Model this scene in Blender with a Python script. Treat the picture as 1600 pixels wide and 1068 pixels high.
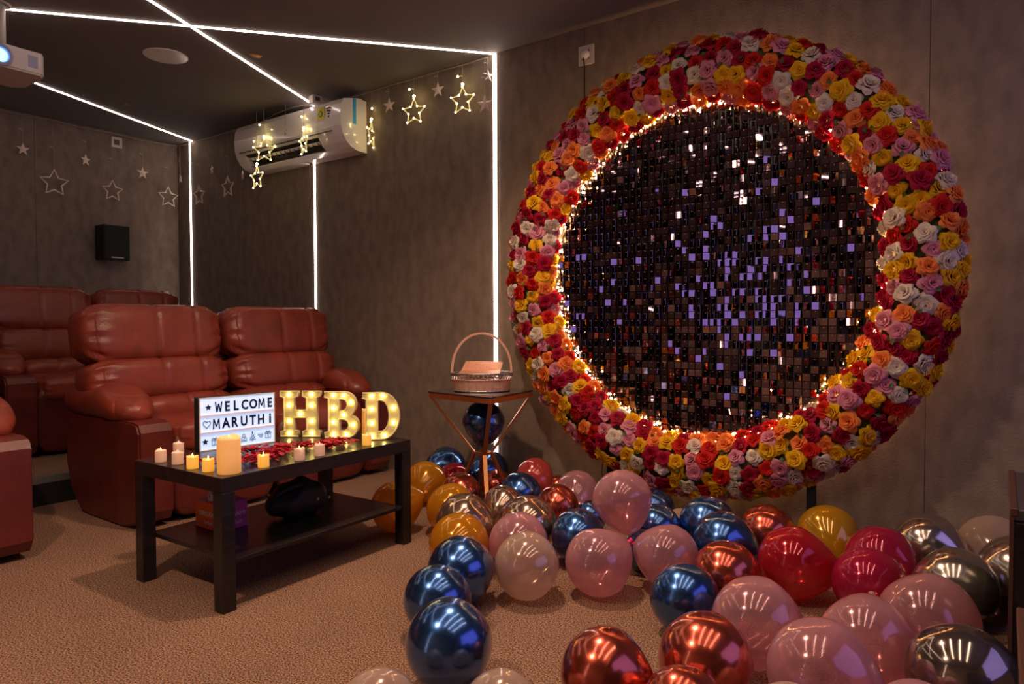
import bpy, math, random
from mathutils import Vector, Matrix
random.seed(7)
SC = bpy.context.scene
COL = SC.collection
for o in list(bpy.data.objects): bpy.data.objects.remove(o)

# ------------------------------------------------------------------ camera
F = Vector((-0.5813121, 0.81320647, -0.02777532)); R = Vector((0.81357075, 0.58145593, -0.00341303)); U = Vector((-0.01337462, 0.02458123, 0.99960836))
cd = bpy.data.cameras.new('camera'); cam = bpy.data.objects.new('camera', cd); COL.objects.link(cam)
m = Matrix((R, U, -F)).transposed().to_4x4(); m.translation = Vector((5.80725, -3.17316, 0.95328)); cam.matrix_world = m
cd.sensor_width = 36.0; cd.lens = 36.0 * 1072.062 / 1600; cd.clip_start = 0.05
SC.camera = cam

# ------------------------------------------------------------------ world, exposure
w = bpy.data.worlds.new('world'); SC.world = w; w.use_nodes = True
w.node_tree.nodes['Background'].inputs[0].default_value = (0.05, 0.04, 0.035, 1)
w.node_tree.nodes['Background'].inputs[1].default_value = 0.2
SC.view_settings.view_transform = 'Standard'; SC.view_settings.look = 'None'
SC.view_settings.exposure = 0.0; SC.view_settings.gamma = 1.0; SC.view_settings.use_curve_mapping = False
SC.cycles.max_bounces = 8; SC.cycles.glossy_bounces = 5; SC.cycles.transparent_max_bounces = 10; SC.cycles.transmission_bounces = 4
SC.cycles.caustics_reflective = False; SC.cycles.caustics_refractive = False
SC.cycles.sample_clamp_indirect = 3.0
SC.cycles.use_denoising = True

LED_STRENGTH = 13.0       # visible accent strips
SPOT_WATTS = 102.0         # two lit ceiling downlights over the balloons, out of frame
SCREEN_STRENGTH = 1.15
FAIRY_STRENGTH = 150.0

# ------------------------------------------------------------------ materials
MATS = {}
def nodes(name):
    m = bpy.data.materials.new(name); m.use_nodes = True
    nt = m.node_tree; b = nt.nodes['Principled BSDF']
    MATS[name] = m
    return m, nt, b
def mat(name, col, rough=0.5, metal=0.0, noise=None, bump=None, coat=0.0, spec=0.5, trans=None, sheen=0.0):
    """noise=(scale, amount, stretch) colour variation; bump=(scale, strength)"""
    m, nt, b = nodes(name)
    b.inputs['Base Color'].default_value = (*col, 1); b.inputs['Roughness'].default_value = rough
    b.inputs['Metallic'].default_value = metal; b.inputs['Coat Weight'].default_value = coat
    b.inputs['Specular IOR Level'].default_value = spec
    b.inputs['Coat Roughness'].default_value = 0.08
    if sheen: b.inputs['Sheen Weight'].default_value = sheen
    tc = nt.nodes.new('ShaderNodeTexCoord')
    if noise:
        n = nt.nodes.new('ShaderNodeTexNoise'); n.inputs['Scale'].default_value = noise[0]; n.inputs['Detail'].default_value = 5
        mp = nt.nodes.new('ShaderNodeMapping')
        if len(noise) > 2: mp.inputs['Scale'].default_value = noise[2]
        nt.links.new(tc.outputs['Object'], mp.inputs[0]); nt.links.new(mp.outputs[0], n.inputs['Vector'])
        r = nt.nodes.new('ShaderNodeValToRGB'); a = noise[1]
        r.color_ramp.elements[0].position = 0.3; r.color_ramp.elements[1].position = 0.7
        r.color_ramp.elements[0].color = (*[c * (1 - a) for c in col], 1)
        r.color_ramp.elements[1].color = (*[min(1, c * (1 + a)) for c in col], 1)
        nt.links.new(n.outputs['Fac'], r.inputs[0]); nt.links.new(r.outputs[0], b.inputs['Base Color'])
    if bump:
        n2 = nt.nodes.new('ShaderNodeTexNoise'); n2.inputs['Scale'].default_value = bump[0]; n2.inputs['Detail'].default_value = 4
        bp = nt.nodes.new('ShaderNodeBump'); bp.inputs['Strength'].default_value = bump[1]; bp.inputs['Distance'].default_value = 0.01
        nt.links.new(tc.outputs['Object'], n2.inputs['Vector'])
        nt.links.new(n2.outputs['Fac'], bp.inputs['Height']); nt.links.new(bp.outputs[0], b.inputs['Normal'])
    if trans:
        t = nt.nodes.new('ShaderNodeBsdfTranslucent'); t.inputs[0].default_value = (*col, 1)
        mx = nt.nodes.new('ShaderNodeMixShader'); mx.inputs[0].default_value = trans
        nt.links.new(b.outputs[0], mx.inputs[1]); nt.links.new(t.outputs[0], mx.inputs[2])
        nt.links.new(mx.outputs[0], nt.nodes['Material Output'].inputs[0])
    return m
def emit(name, col, strength, base=None):
    m, nt, b = nodes(name)
    b.inputs['Base Color'].default_value = (*(base or (0.8, 0.8, 0.8)), 1)
    b.inputs['Emission Color'].default_value = (*col, 1); b.inputs['Emission Strength'].default_value = strength
    b.inputs['Roughness'].default_value = 0.4
    return m
def balloon_pearl(name, col, clear=0.3, rough=0.13):
    m, nt, b = nodes(name)
    b.inputs['Base Color'].default_value = (*col, 1); b.inputs['Roughness'].default_value = rough
    b.inputs['Coat Weight'].default_value = 1.0; b.inputs['Coat Roughness'].default_value = 0.04; b.inputs['Coat IOR'].default_value = 1.7
    b.inputs['Metallic'].default_value = 0.35
    t = nt.nodes.new('ShaderNodeBsdfTransparent'); t.inputs[0].default_value = (*[0.4 + 0.6 * c for c in col], 1)
    tl = nt.nodes.new('ShaderNodeBsdfTranslucent'); tl.inputs[0].default_value = (*col, 1)
    m1 = nt.nodes.new('ShaderNodeMixShader'); m1.inputs[0].default_value = 0.3
    nt.links.new(b.outputs[0], m1.inputs[1]); nt.links.new(tl.outputs[0], m1.inputs[2])
    lw = nt.nodes.new('ShaderNodeLayerWeight'); lw.inputs[0].default_value = 0.35
    mr = nt.nodes.new('ShaderNodeMapRange'); mr.inputs['From Min'].default_value = 0.0; mr.inputs['From Max'].default_value = 0.8
    mr.inputs['To Min'].default_value = 1 - clear; mr.inputs['To Max'].default_value = 1.0
    nt.links.new(lw.outputs['Facing'], mr.inputs['Value'])
    m2 = nt.nodes.new('ShaderNodeMixShader')
    nt.links.new(mr.outputs[0], m2.inputs[0]); nt.links.new(t.outputs[0], m2.inputs[1]); nt.links.new(m1.outputs[0], m2.inputs[2])
    nt.links.new(m2.outputs[0], nt.nodes['Material Output'].inputs[0])
    return m
def carpet_mat(name, c1, c2):
    m, nt, b = nodes(name)
    b.inputs['Roughness'].default_value = 0.95; b.inputs['Specular IOR Level'].default_value = 0.1
    tc = nt.nodes.new('ShaderNodeTexCoord')
    n = nt.nodes.new('ShaderNodeTexNoise'); n.inputs['Scale'].default_value = 200; n.inputs['Detail'].default_value = 3
    n3 = nt.nodes.new('ShaderNodeTexNoise'); n3.inputs['Scale'].default_value = 2.5; n3.inputs['Detail'].default_value = 2
    nt.links.new(tc.outputs['Object'], n.inputs['Vector']); nt.links.new(tc.outputs['Object'], n3.inputs['Vector'])
    r = nt.nodes.new('ShaderNodeValToRGB'); r.color_ramp.elements[0].position = 0.40; r.color_ramp.elements[1].position = 0.62
    r.color_ramp.elements[0].color = (*c1, 1); r.color_ramp.elements[1].color = (*c2, 1)
    nt.links.new(n.outputs['Fac'], r.inputs[0])
    mx = nt.nodes.new('ShaderNodeMixRGB'); mx.blend_type = 'MULTIPLY'; mx.inputs[0].default_value = 0.35
    nt.links.new(r.outputs[0], mx.inputs[1]); nt.links.new(n3.outputs['Fac'], mx.inputs[2])
    nt.links.new(mx.outputs[0], b.inputs['Base Color'])
    bp = nt.nodes.new('ShaderNodeBump'); bp.inputs['Strength'].default_value = 0.3; bp.inputs['Distance'].default_value = 0.004
    nt.links.new(n.outputs['Fac'], bp.inputs['Height']); nt.links.new(bp.outputs[0], b.inputs['Normal'])
    return m

mat('wall', (0.215, 0.165, 0.130), 0.9, noise=(16, 0.20, (1, 1, 0.55)), bump=(120, 0.3), spec=0.2)
mat('wall_gap', (0.09, 0.07, 0.058), 0.9)
mat('ceiling', (0.19, 0.17, 0.16), 0.85, noise=(3, 0.05), spec=0.2)
carpet_mat('carpet', (0.09, 0.045, 0.028), (0.56, 0.325, 0.225))
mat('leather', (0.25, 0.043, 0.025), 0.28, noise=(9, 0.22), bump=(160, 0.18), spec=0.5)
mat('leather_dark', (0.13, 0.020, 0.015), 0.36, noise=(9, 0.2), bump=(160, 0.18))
mat('black_wood', (0.016, 0.012, 0.012), 0.27, noise=(30, 0.3, (1, 0.1, 1)), spec=0.45)
mat('black_matte', (0.008, 0.008, 0.008), 0.7)
mat('black_grille', (0.010, 0.010, 0.011), 0.8, bump=(400, 0.5))
mat('white_plastic', (0.84, 0.77, 0.73), 0.22, coat=0.6)
mat('white_matte', (0.62, 0.56, 0.50), 0.5)
mat('socket_hole', (0.12, 0.06, 0.05), 0.6)
mat('grey_metal', (0.45, 0.43, 0.42), 0.35, metal=0.8)
mat('step_trim', (0.30, 0.29, 0.28), 0.4, metal=0.6)
mat('dark_slot', (0.02, 0.015, 0.013), 0.6)
mat('copper_dark', (0.35, 0.16, 0.07), 0.3, metal=0.9)
mat('gold_metal', (0.62, 0.28, 0.10), 0.32, metal=0.9)
mat('smoked_glass', (0.02, 0.02, 0.024), 0.04, coat=1.0)
mat('rose_copper', (0.78, 0.36, 0.22), 0.38, metal=0.45, noise=(40, 0.15, (6, 1, 1)))
mat('basket_strip', (0.80, 0.45, 0.32), 0.4, metal=0.3, noise=(60, 0.12))
mat('silver_band', (0.42, 0.42, 0.40), 0.3, metal=0.85, noise=(90, 0.4))
emit('wax', (1.0, 0.45, 0.22), 0.16, (0.85, 0.58, 0.46))
emit('wax_lit', (1.0, 0.42, 0.03), 0.55, (0.9, 0.55, 0.2))
emit('wax_big', (1.0, 0.36, 0.03), 0.42, (0.9, 0.62, 0.35))
emit('flame', (1.0, 0.62, 0.12), 4.0)
emit('flame_dim', (1.0, 0.5, 0.25), 0.6)
emit('led', (1.0, 0.80, 0.68), LED_STRENGTH)
emit('spot_lens', (1.0, 0.72, 0.50), 60.0)
emit('bar', (1.0, 0.72, 0.52), 21.0)
emit('screen', (0.34, 0.27, 0.88), SCREEN_STRENGTH, (0.2, 0.2, 0.2))
emit('fairy', (1.0, 0.50, 0.18), FAIRY_STRENGTH)
emit('fairy_bulb', (1.0, 0.74, 0.36), 22.0)
emit('star_bulb', (1.0, 0.80, 0.32), 20.0)
emit('marquee_bulb', (1.0, 0.78, 0.22), 26.0)
emit('lens_glow', (0.12, 0.42, 1.0), 5.0)
mat('lens_ring', (0.42, 0.42, 0.58), 0.3)
mat('star_plastic', (0.80, 0.66, 0.54), 0.25, coat=0.5)
m_, nt_, b_ = nodes('star_lit'); b_.inputs['Base Color'].default_value = (0.85, 0.75, 0.4, 1); b_.inputs['Emission Color'].default_value = (1, 0.78, 0.28, 1); b_.inputs['Emission Strength'].default_value = 0.42
mat('wire', (0.30, 0.25, 0.20), 0.5)
mat('black_wire', (0.01, 0.01, 0.01), 0.5)
mat('marquee', (0.86, 0.74, 0.42), 0.4, trans=0.25)
emit('sign_panel', (0.38, 0.65, 1.0), 0.78, (0.8, 0.85, 0.9))
emit('sign_rail', (0.62, 0.55, 0.85), 0.35, (0.7, 0.66, 0.74))
mat('ink', (0.004, 0.008, 0.035), 0.5)
mat('petal_red', (0.50, 0.010, 0.028), 0.55, trans=0.15)
mat('orange_card', (0.70, 0.12, 0.02), 0.5)
mat('purple_card', (0.50, 0.06, 0.26), 0.5)
mat('box_print', (0.75, 0.60, 0.62), 0.5)
mat('tissue', (0.55, 0.50, 0.48), 0.9)
mat('bag', (0.006, 0.006, 0.007), 0.6, bump=(60, 0.4))
mat('sequin', (0.40, 0.27, 0.31), 0.03, metal=1.0)
mat('panel_back', (0.010, 0.006, 0.008), 0.22)
mat('pin', (0.6, 0.5, 0.5), 0.15)
mat('leaf_green', (0.06, 0.12, 0.02), 0.6, trans=0.3)
mat('foliage', (0.05, 0.07, 0.015), 0.8, noise=(40, 0.5))
mat('sticker_yellow', (0.75, 0.60, 0.03), 0.4)
mat('sticker_green', (0.10, 0.25, 0.12), 0.4)
mat('sticker_red', (0.45, 0.05, 0.03), 0.4)
mat('tape_blue', (0.03, 0.42, 0.75), 0.4)
mat('brown_trim', (0.08, 0.03, 0.018), 0.45)
mat('bench_top', (0.05, 0.04, 0.042), 0.5)
ROSE = {'crimson': (0.48, 0.008, 0.05), 'red': (0.68, 0.02, 0.014), 'yellow': (0.90, 0.56, 0.015), 'orange': (0.92, 0.30, 0.07),
        'pink': (0.78, 0.32, 0.44), 'white': (0.84, 0.74, 0.64)}
for k, c in ROSE.items(): mat('rose_' + k, c, 0.6, trans=0.45, spec=0.25)
mat('ball_blue', (0.045, 0.135, 0.40), 0.21, metal=0.92, coat=1.0)
mat('ball_copper', (0.55, 0.095, 0.055), 0.20, metal=0.9, coat=1.0)
mat('ball_champ', (0.55, 0.37, 0.28), 0.14, metal=0.9, coat=0.3)
mat('ball_silver', (0.52, 0.45, 0.40), 0.15, metal=0.92, coat=0.3)
mat('ball_dsilver', (0.34, 0.27, 0.24), 0.10, metal=0.92, coat=0.3)
balloon_pearl('ball_pink', (0.84, 0.44, 0.50), 0.64)
balloon_pearl('ball_rose', (0.72, 0.10, 0.09), 0.2)
balloon_pearl('ball_white', (0.80, 0.60, 0.50), 0.60)
balloon_pearl('ball_gold', (0.85, 0.38, 0.015), 0.40)
balloon_pearl('ball_ygold', (0.72, 0.38, 0.012), 0.15)
balloon_pearl('ball_red', (0.70, 0.02, 0.05), 0.50)
balloon_pearl('ball_magenta', (0.62, 0.02, 0.10), 0.35)
mat('knot_pink', (0.75, 0.04, 0.14), 0.4)

# ------------------------------------------------------------------ mesh helpers
class MB:
    def __init__(s): s.v = []; s.f = []
    def add(s, v, f):
        n = len(s.v); s.v += [tuple(p) for p in v]; s.f += [tuple(i + n for i in q) for q in f]; return s
    def box(s, x0, x1, y0, y1, z0, z1, bev=0.0):
        if bev <= 0:
            v = [(x, y, z) for z in (z0, z1) for y in (y0, y1) for x in (x0, x1)]
            return s.add(v, [(0, 2, 3, 1), (4, 5, 7, 6), (0, 1, 5, 4), (2, 6, 7, 3), (0, 4, 6, 2), (1, 3, 7, 5)])
        b = min(bev, (x1 - x0) / 2.01, (y1 - y0) / 2.01, (z1 - z0) / 2.01)
        v = []; idx = {}
        for ix, x in enumerate((x0, x1)):
            for iy, y in enumerate((y0, y1)):
                for iz, z in enumerate((z0, z1)):
                    sx, sy, sz = (b if ix == 0 else -b), (b if iy == 0 else -b), (b if iz == 0 else -b)
                    idx[ix, iy, iz, 0] = len(v); v.append((x, y + sy, z + sz))
                    idx[ix, iy, iz, 1] = len(v); v.append((x + sx, y, z + sz))
                    idx[ix, iy, iz, 2] = len(v); v.append((x + sx, y + sy, z))
        I = lambda a, b_, c, k: idx[a, b_, c, k]
        f = []
        for s_ in (0, 1):
            f.append((I(s_, 0, 0, 0), I(s_, 1, 0, 0), I(s_, 1, 1, 0), I(s_, 0, 1, 0)))
            f.append((I(0, s_, 0, 1), I(1, s_, 0, 1), I(1, s_, 1, 1), I(0, s_, 1, 1)))
            f.append((I(0, 0, s_, 2), I(1, 0, s_, 2), I(1, 1, s_, 2), I(0, 1, s_, 2)))
            for t in (0, 1):
                f.append((I(s_, t, 0, 0), I(s_, t, 1, 0), I(s_, t, 1, 1), I(s_, t, 0, 1)))
                f.append((I(s_, 0, t, 0), I(s_, 1, t, 0), I(s_, 1, t, 2), I(s_, 0, t, 2)))
                f.append((I(0, s_, t, 1), I(1, s_, t, 1), I(1, s_, t, 2), I(0, s_, t, 2)))
                for u in (0, 1): f.append((I(s_, t, u, 0), I(s_, t, u, 1), I(s_, t, u, 2)))
        return s.add(v, f)
    def tube(s, pts, r, n=8, closed=False, caps=True):
        pts = [Vector(p) for p in pts]; N = len(pts); v = []; up0 = None
        for i, p in enumerate(pts):
            if closed: t = pts[(i + 1) % N] - pts[i - 1]
            else: t = pts[min(i + 1, N - 1)] - pts[max(i - 1, 0)]
            t.normalize()
            if up0 is None:
                a = Vector((0, 0, 1)) if abs(t.z) < 0.9 else Vector((1, 0, 0)); up0 = a
            a = (up0 - t * up0.dot(t))
            if a.length < 1e-4: a = t.orthogonal()
            a.normalize(); up0 = a; b = t.cross(a)
            rr = r[i] if isinstance(r, (list, tuple)) else r
            for k in range(n):
                q = 2 * math.pi * k / n; v.append(p + (a * math.cos(q) + b * math.sin(q)) * rr)
        f = []
        for i in range(N if closed else N - 1):
            j = (i + 1) % N
            for k in range(n): f.append((i * n + k, i * n + (k + 1) % n, j * n + (k + 1) % n, j * n + k))
        if caps and not closed: f += [tuple(range(n - 1, -1, -1)), tuple((N - 1) * n + k for k in range(n))]
        return s.add(v, f)
    def lathe(s, prof, n=24, axis='z', at=(0, 0, 0), flip=False):
        v = []; f = []
        for (r, h) in prof:
            for k in range(n):
                a = 2 * math.pi * k / n; p = (r * math.cos(a), r * math.sin(a), h)
                if axis == 'x': p = (p[2], p[0], p[1])
                if axis == 'y': p = (p[1], p[2], p[0])
                v.append((p[0] + at[0], p[1] + at[1], p[2] + at[2]))
        for i in range(len(prof) - 1):
            for k in range(n): f.append((i * n + k, i * n + (k + 1) % n, (i + 1) * n + (k + 1) % n, (i + 1) * n + k))
        return s.add(v, f)
    def prism(s, poly, d0, d1, axis='y'):
        """extrude a 2D polygon; axis y: poly is (x,z); axis x: poly is (y,z); axis z: poly is (x,y)"""
        n = len(poly); v = []
        for d in (d0, d1):
            for (a, b) in poly: v.append({'y': (a, d, b), 'x': (d, a, b), 'z': (a, b, d)}[axis])
        f = [tuple(range(n)), tuple(range(2 * n - 1, n - 1, -1))] + [(k, (k + 1) % n, n + (k + 1) % n, n + k) for k in range(n)]
        return s.add(v, f)
    def sphere(s, c, r, n=8, m=6):
        c = Vector(c); v = [c + Vector((0, 0, r))]; f = []
        for i in range(1, m):
            for k in range(n):
                t = math.pi * i / m; a = 2 * math.pi * k / n
                v.append(c + Vector((math.sin(t) * math.cos(a), math.sin(t) * math.sin(a), math.cos(t))) * r)
        v.append(c - Vector((0, 0, r)))
        for k in range(n): f.append((0, 1 + k, 1 + (k + 1) % n))
        for i in range(m - 2):
            for k in range(n): f.append((1 + i * n + k, 1 + (i + 1) * n + k, 1 + (i + 1) * n + (k + 1) % n, 1 + i * n + (k + 1) % n))
        L = len(v) - 1; b = 1 + (m - 2) * n
        for k in range(n): f.append((b + k, L, b + (k + 1) % n))
        return s.add(v, f)
    def mesh(s, name, mats, smooth=False, fix=True):
        me = bpy.data.meshes.new(name); me.from_pydata(s.v, [], s.f); me.update()
        for mm in (mats if isinstance(mats, (list, tuple)) else [mats]): me.materials.append(MATS[mm])
        if fix:
            import bmesh
            bm = bmesh.new(); bm.from_mesh(me); bmesh.ops.recalc_face_normals(bm, faces=bm.faces); bm.to_mesh(me); bm.free()
        if smooth: me.shade_smooth()
        return me
    def obj(s, name, mat_, parent=None, smooth=False, fix=True, **kw):
        return link(name, s.mesh(name, mat_, smooth, fix), parent, **kw)
def link(name, me, parent=None, loc=(0, 0, 0), label=None, cat=None, group=None, kind=None):
    o = bpy.data.objects.new(name, me); COL.objects.link(o); o.location = loc
    if parent: o.parent = parent
    tag(o, label, cat, group, kind); return o
def tag(o, label=None, cat=None, group=None, kind=None):
    if label: o['label'] = label
    if cat: o['category'] = cat
    if group: o['group'] = group
    if kind: o['kind'] = kind
def thing(name, label, cat, loc=(0, 0, 0), rz=0, group=None):
    o = bpy.data.objects.new(name, None); COL.objects.link(o); o.location = loc; o.rotation_euler.z = rz
    o.empty_display_size = 0.1
    tag(o, label, cat, group); return o
def text_mesh(body, size, mat_, sx=1.0, ext=0.0006, bold=0.0):
    cu = bpy.data.curves.new('txt', 'FONT'); cu.body = body; cu.size = size; cu.extrude = ext; cu.offset = bold; cu.resolution_u = 3
    cu.align_x = 'CENTER'; cu.align_y = 'CENTER'
    o = bpy.data.objects.new('txt', cu); COL.objects.link(o); o.scale = (sx, 1, 1)
    bpy.context.view_layer.update()
    me = bpy.data.meshes.new_from_object(o.evaluated_get(bpy.context.evaluated_depsgraph_get()))
    bpy.data.objects.remove(o); bpy.data.curves.remove(cu)
    me.transform(Matrix.Diagonal((sx, 1, 1, 1))); me.materials.clear(); me.materials.append(MATS[mat_])
    xs = [v.co.x for v in me.vertices]; ys = [v.co.y for v in me.vertices]
    if xs: me.transform(Matrix.Translation((-(min(xs) + max(xs)) / 2, -(min(ys) + max(ys)) / 2, 0)))
    return me

# ------------------------------------------------------------------ room shell
H = 2.491; XE = 7.4; YE = -4.3
MB().box(-0.1, XE + .1, YE - .1, .1, -0.08, 0).obj('floor', 'carpet', kind='structure')
MB().box(-0.1, XE + .1, YE - .1, .1, H, H + 0.08).obj('ceiling', 'ceiling', kind='structure')
wr = MB().box(-0.1, XE + .1, 0.012, .1, 0, H).obj('wall_right', 'wall_gap', kind='structure')
wb = MB().box(-0.1, -0.012, YE, 0.012, 0, H).obj('wall_back', 'wall_gap', kind='structure')
MB().box(-0.1, XE + .1, YE - .1, YE, 0, H).obj('wall_left', 'wall', kind='structure')
MB().box(XE, XE + .1, YE, 0.1, 0, H).obj('wall_front', 'wall', kind='structure')
xs = [0, 0.191, 0.217, 1.813, 1.839, 2.617, 3.411, 3.441, 4.012, 5.562, XE]
for a, b in zip(xs, xs[1:]):
    if b - a > 0.05: MB().box(a + .0008, b - .0008, 0.0, 0.0119, 0.0, H, 0.0012).obj('wall_panel', 'wall', wr)
ys = [0.0, -1.079, -2.2, -3.3, YE]
for a, b in zip(ys, ys[1:]): MB().box(-0.0119, 0.0, b + .0008, a - .0008, 0.0, H, 0.0012).obj('wall_panel', 'wall', wb)
# raised platform under the back row
pf = MB().box(0.0, 1.70, YE, 0.0, 0.0, 0.15).obj('platform', 'carpet', label='low carpeted platform under the rear row of recliners', kind='structure')
MB().box(1.66, 1.712, YE, -0.001, 0.118, 0.153).obj('edge_trim', 'step_trim', pf, label='grey step edging strip')
MB().box(1.701, 1.708, YE, -0.001, 0.0, 0.118).obj('riser', 'black_matte', pf, label='black riser')

# ------------------------------------------------------------------ LED strips
def strip(p0, p1, wdt, name, label, matn='led', nrm='z'):
    """luminous strip in a thin profile; nrm z: on the ceiling, y: on the right wall"""
    p0 = Vector(p0); p1 = Vector(p1); d = (p1 - p0).normalized()
    n = Vector((0, 0, -1)) if nrm == 'z' else Vector((0, -1 if nrm == 'y' else 1, 0)); s = d.cross(n) * wdt / 2
    t = thing(name, label, 'light strip', p0)
    def slab(ss, z0, z1, nm, mt):
        v = []
        for q in (Vector(), p1 - p0):
            for (a, b) in ((-1, z0), (1, z0), (1, z1), (-1, z1)): v.append(q + s * a * ss + n * b)
        b_ = MB(); b_.add(v, [(0, 1, 2, 3), (7, 6, 5, 4), (0, 4, 5, 1), (1, 5, 6, 2), (2, 6, 7, 3), (3, 7, 4, 0)]); b_.obj(nm, mt, t)
    slab(1.5, -0.010 if nrm == 'y' else 0.0, 0.0015, 'channel', 'wall_gap'); slab(1.0, 0.0015, 0.006, 'diffuser', matn)
    return t
strip((0.204, 0, 0.16), (0.204, 0, H - .002), .016, 'led_strip', 'vertical white light strip in the far corner, left of the three upright strips', nrm='y')
strip((1.826, 0, 0.02), (1.826, 0, H - .002), .016, 'led_strip', 'vertical white light strip on the wall directly below the air conditioner', nrm='y')
strip((3.426, 0, 0.02), (3.426, 0, H - .002), .024, 'led_strip', 'vertical white light strip on the wall behind the gift basket', nrm='y')
strip((3.424, -0.01, H), (3.424 - .6527 * 4.0, -0.01 - .7576 * 4.0, H), .013, 'led_strip', 'long ceiling light strip running left from above the wall light behind the basket', nrm='z')
strip((1.851, -0.024, H), (1.851 + .644 * 2.4, -0.024 - 1.458 * 2.4, H), .014, 'led_strip', 'ceiling light strip ending above the air conditioner', nrm='z')
strip((0.249, -0.01, H), (0.269 + .513 * 2.4, -0.037 - 1.293 * 2.4, H), .014, 'led_strip', 'ceiling light strip running from the far corner to behind the projector', nrm='z')
for x_, nm in ((4.20, 'first'), (4.92, 'second'), (5.52, 'third'), (6.12, 'fourth')):
    strip((x_, -.95, H), (x_, -3.1, H), .040, 'led_strip', nm + ' of four parallel ceiling light strips above the balloons, outside the picture', 'bar')['group'] = 'parallel ceiling strips above the balloons'
strip((3.75, YE + .0005, 0.02), (3.75, YE + .0005, H - .002), .02, 'led_strip', 'vertical white light strip on the left wall, outside the picture', nrm='y2')
for (x, y, nm) in ((4.18, -1.28, 'nearer the flower wreath'), (4.05, -3.15, 'nearer the left wall')):
    t = thing('downlight', 'lit warm ceiling downlight outside the picture, ' + nm, 'downlight', (x, y, H))
    MB().lathe([(.034, -.002), (.044, -.005), (.048, -.001), (.048, 0)], 24).obj('trim_ring', 'white_matte', t, True)
    MB().lathe([(.001, -.002), (.034, -.002)], 20).obj('lamp', 'spot_lens', t)
    ld = bpy.data.lights.new('spot', 'SPOT'); ld.energy = SPOT_WATTS; ld.color = (1.0, .66, .44); ld.spot_size = math.radians(134); ld.spot_blend = .55; ld.shadow_soft_size = .035
    lo_ = bpy.data.objects.new('spot', ld); COL.objects.link(lo_); lo_.parent = t; lo_.location = (0, 0, -.02)
scr = thing('projection_screen', 'glowing violet projection screen on the front wall behind the viewer', 'screen', (XE - .03, -1.45, 1.45))
MB().box(0, .028, -1.3, 1.3, -.78, .78).obj('frame', 'black_matte', scr)
MB().box(-.004, 0, -1.25, 1.25, -.73, .73).obj('picture', 'screen', scr)

# ------------------------------------------------------------------ cushions
def puff(cx, cy, cz, sx, sy, sz, k=4.0, seams=(), pleat=0.0, rot=0.0, nx=16, ny=72, nz=26, pitch=None, pn=6, pends=(-1, 1), seamd=0.02):
    """rounded upholstered block, long axis y; seams = fractions of length with stitched grooves; pleat = gathered ends"""
    b = MB(); v = []; idx = {}; f = []
    def vid(i, j, l):
        key = (i, j, l)
        if key in idx: return idx[key]
        p = [2 * i / nx - 1, 2 * j / ny - 1, 2 * l / nz - 1]
        p = [math.sin(q * math.pi / 2 * 0.96) / math.sin(math.pi / 2 * 0.96) for q in p]
        L = (abs(p[0]) ** k + abs(p[1]) ** (k * 1.6) + abs(p[2]) ** k) ** (1.0 / k)
        p = [q / L for q in p]
        g = 1.0
        for sf in seams: g -= seamd * math.exp(-((p[1] - sf) / 0.030) ** 2) * 3
        if pleat:
            for e in pends:
                d = 1 - e * p[1]
                if d < .6:
                    ang = math.atan2(p[2], p[0]); wgt = math.exp(-((d - 0.04) / 0.20) ** 2)
                    g += pleat * .95 * wgt * (math.sin(ang * pn * 2 + d * 3) * 0.6 + .4 * math.sin(ang * pn * 3.3 + 1))
        # soft sag between the seams
        x = p[0] * sx * g; y = p[1] * sy; z = p[2] * sz * g
        ca, sa = math.cos(rot), math.sin(rot)
        idx[key] = len(v); v.append((cx + x * ca + z * sa, cy + y, cz - x * sa + z * ca)); return idx[key]
    for (N1, N2, fn) in ((ny, nz, lambda a, c: [vid(e, a, c) for e in (0,)]),): pass
    for i in (0, nx):
        for j in range(ny):
            for l in range(nz): f.append((vid(i, j, l), vid(i, j + 1, l), vid(i, j + 1, l + 1), vid(i, j, l + 1)))
    for j in (0, ny):
        for i in range(nx):
            for l in range(nz): f.append((vid(i, j, l), vid(i + 1, j, l), vid(i + 1, j, l + 1), vid(i, j, l + 1)))
    for l in (0, nz):
        for i in range(nx):
            for j in range(ny): f.append((vid(i, j, l), vid(i + 1, j, l), vid(i + 1, j + 1, l), vid(i, j + 1, l)))
    return b.add(v, f)

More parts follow.
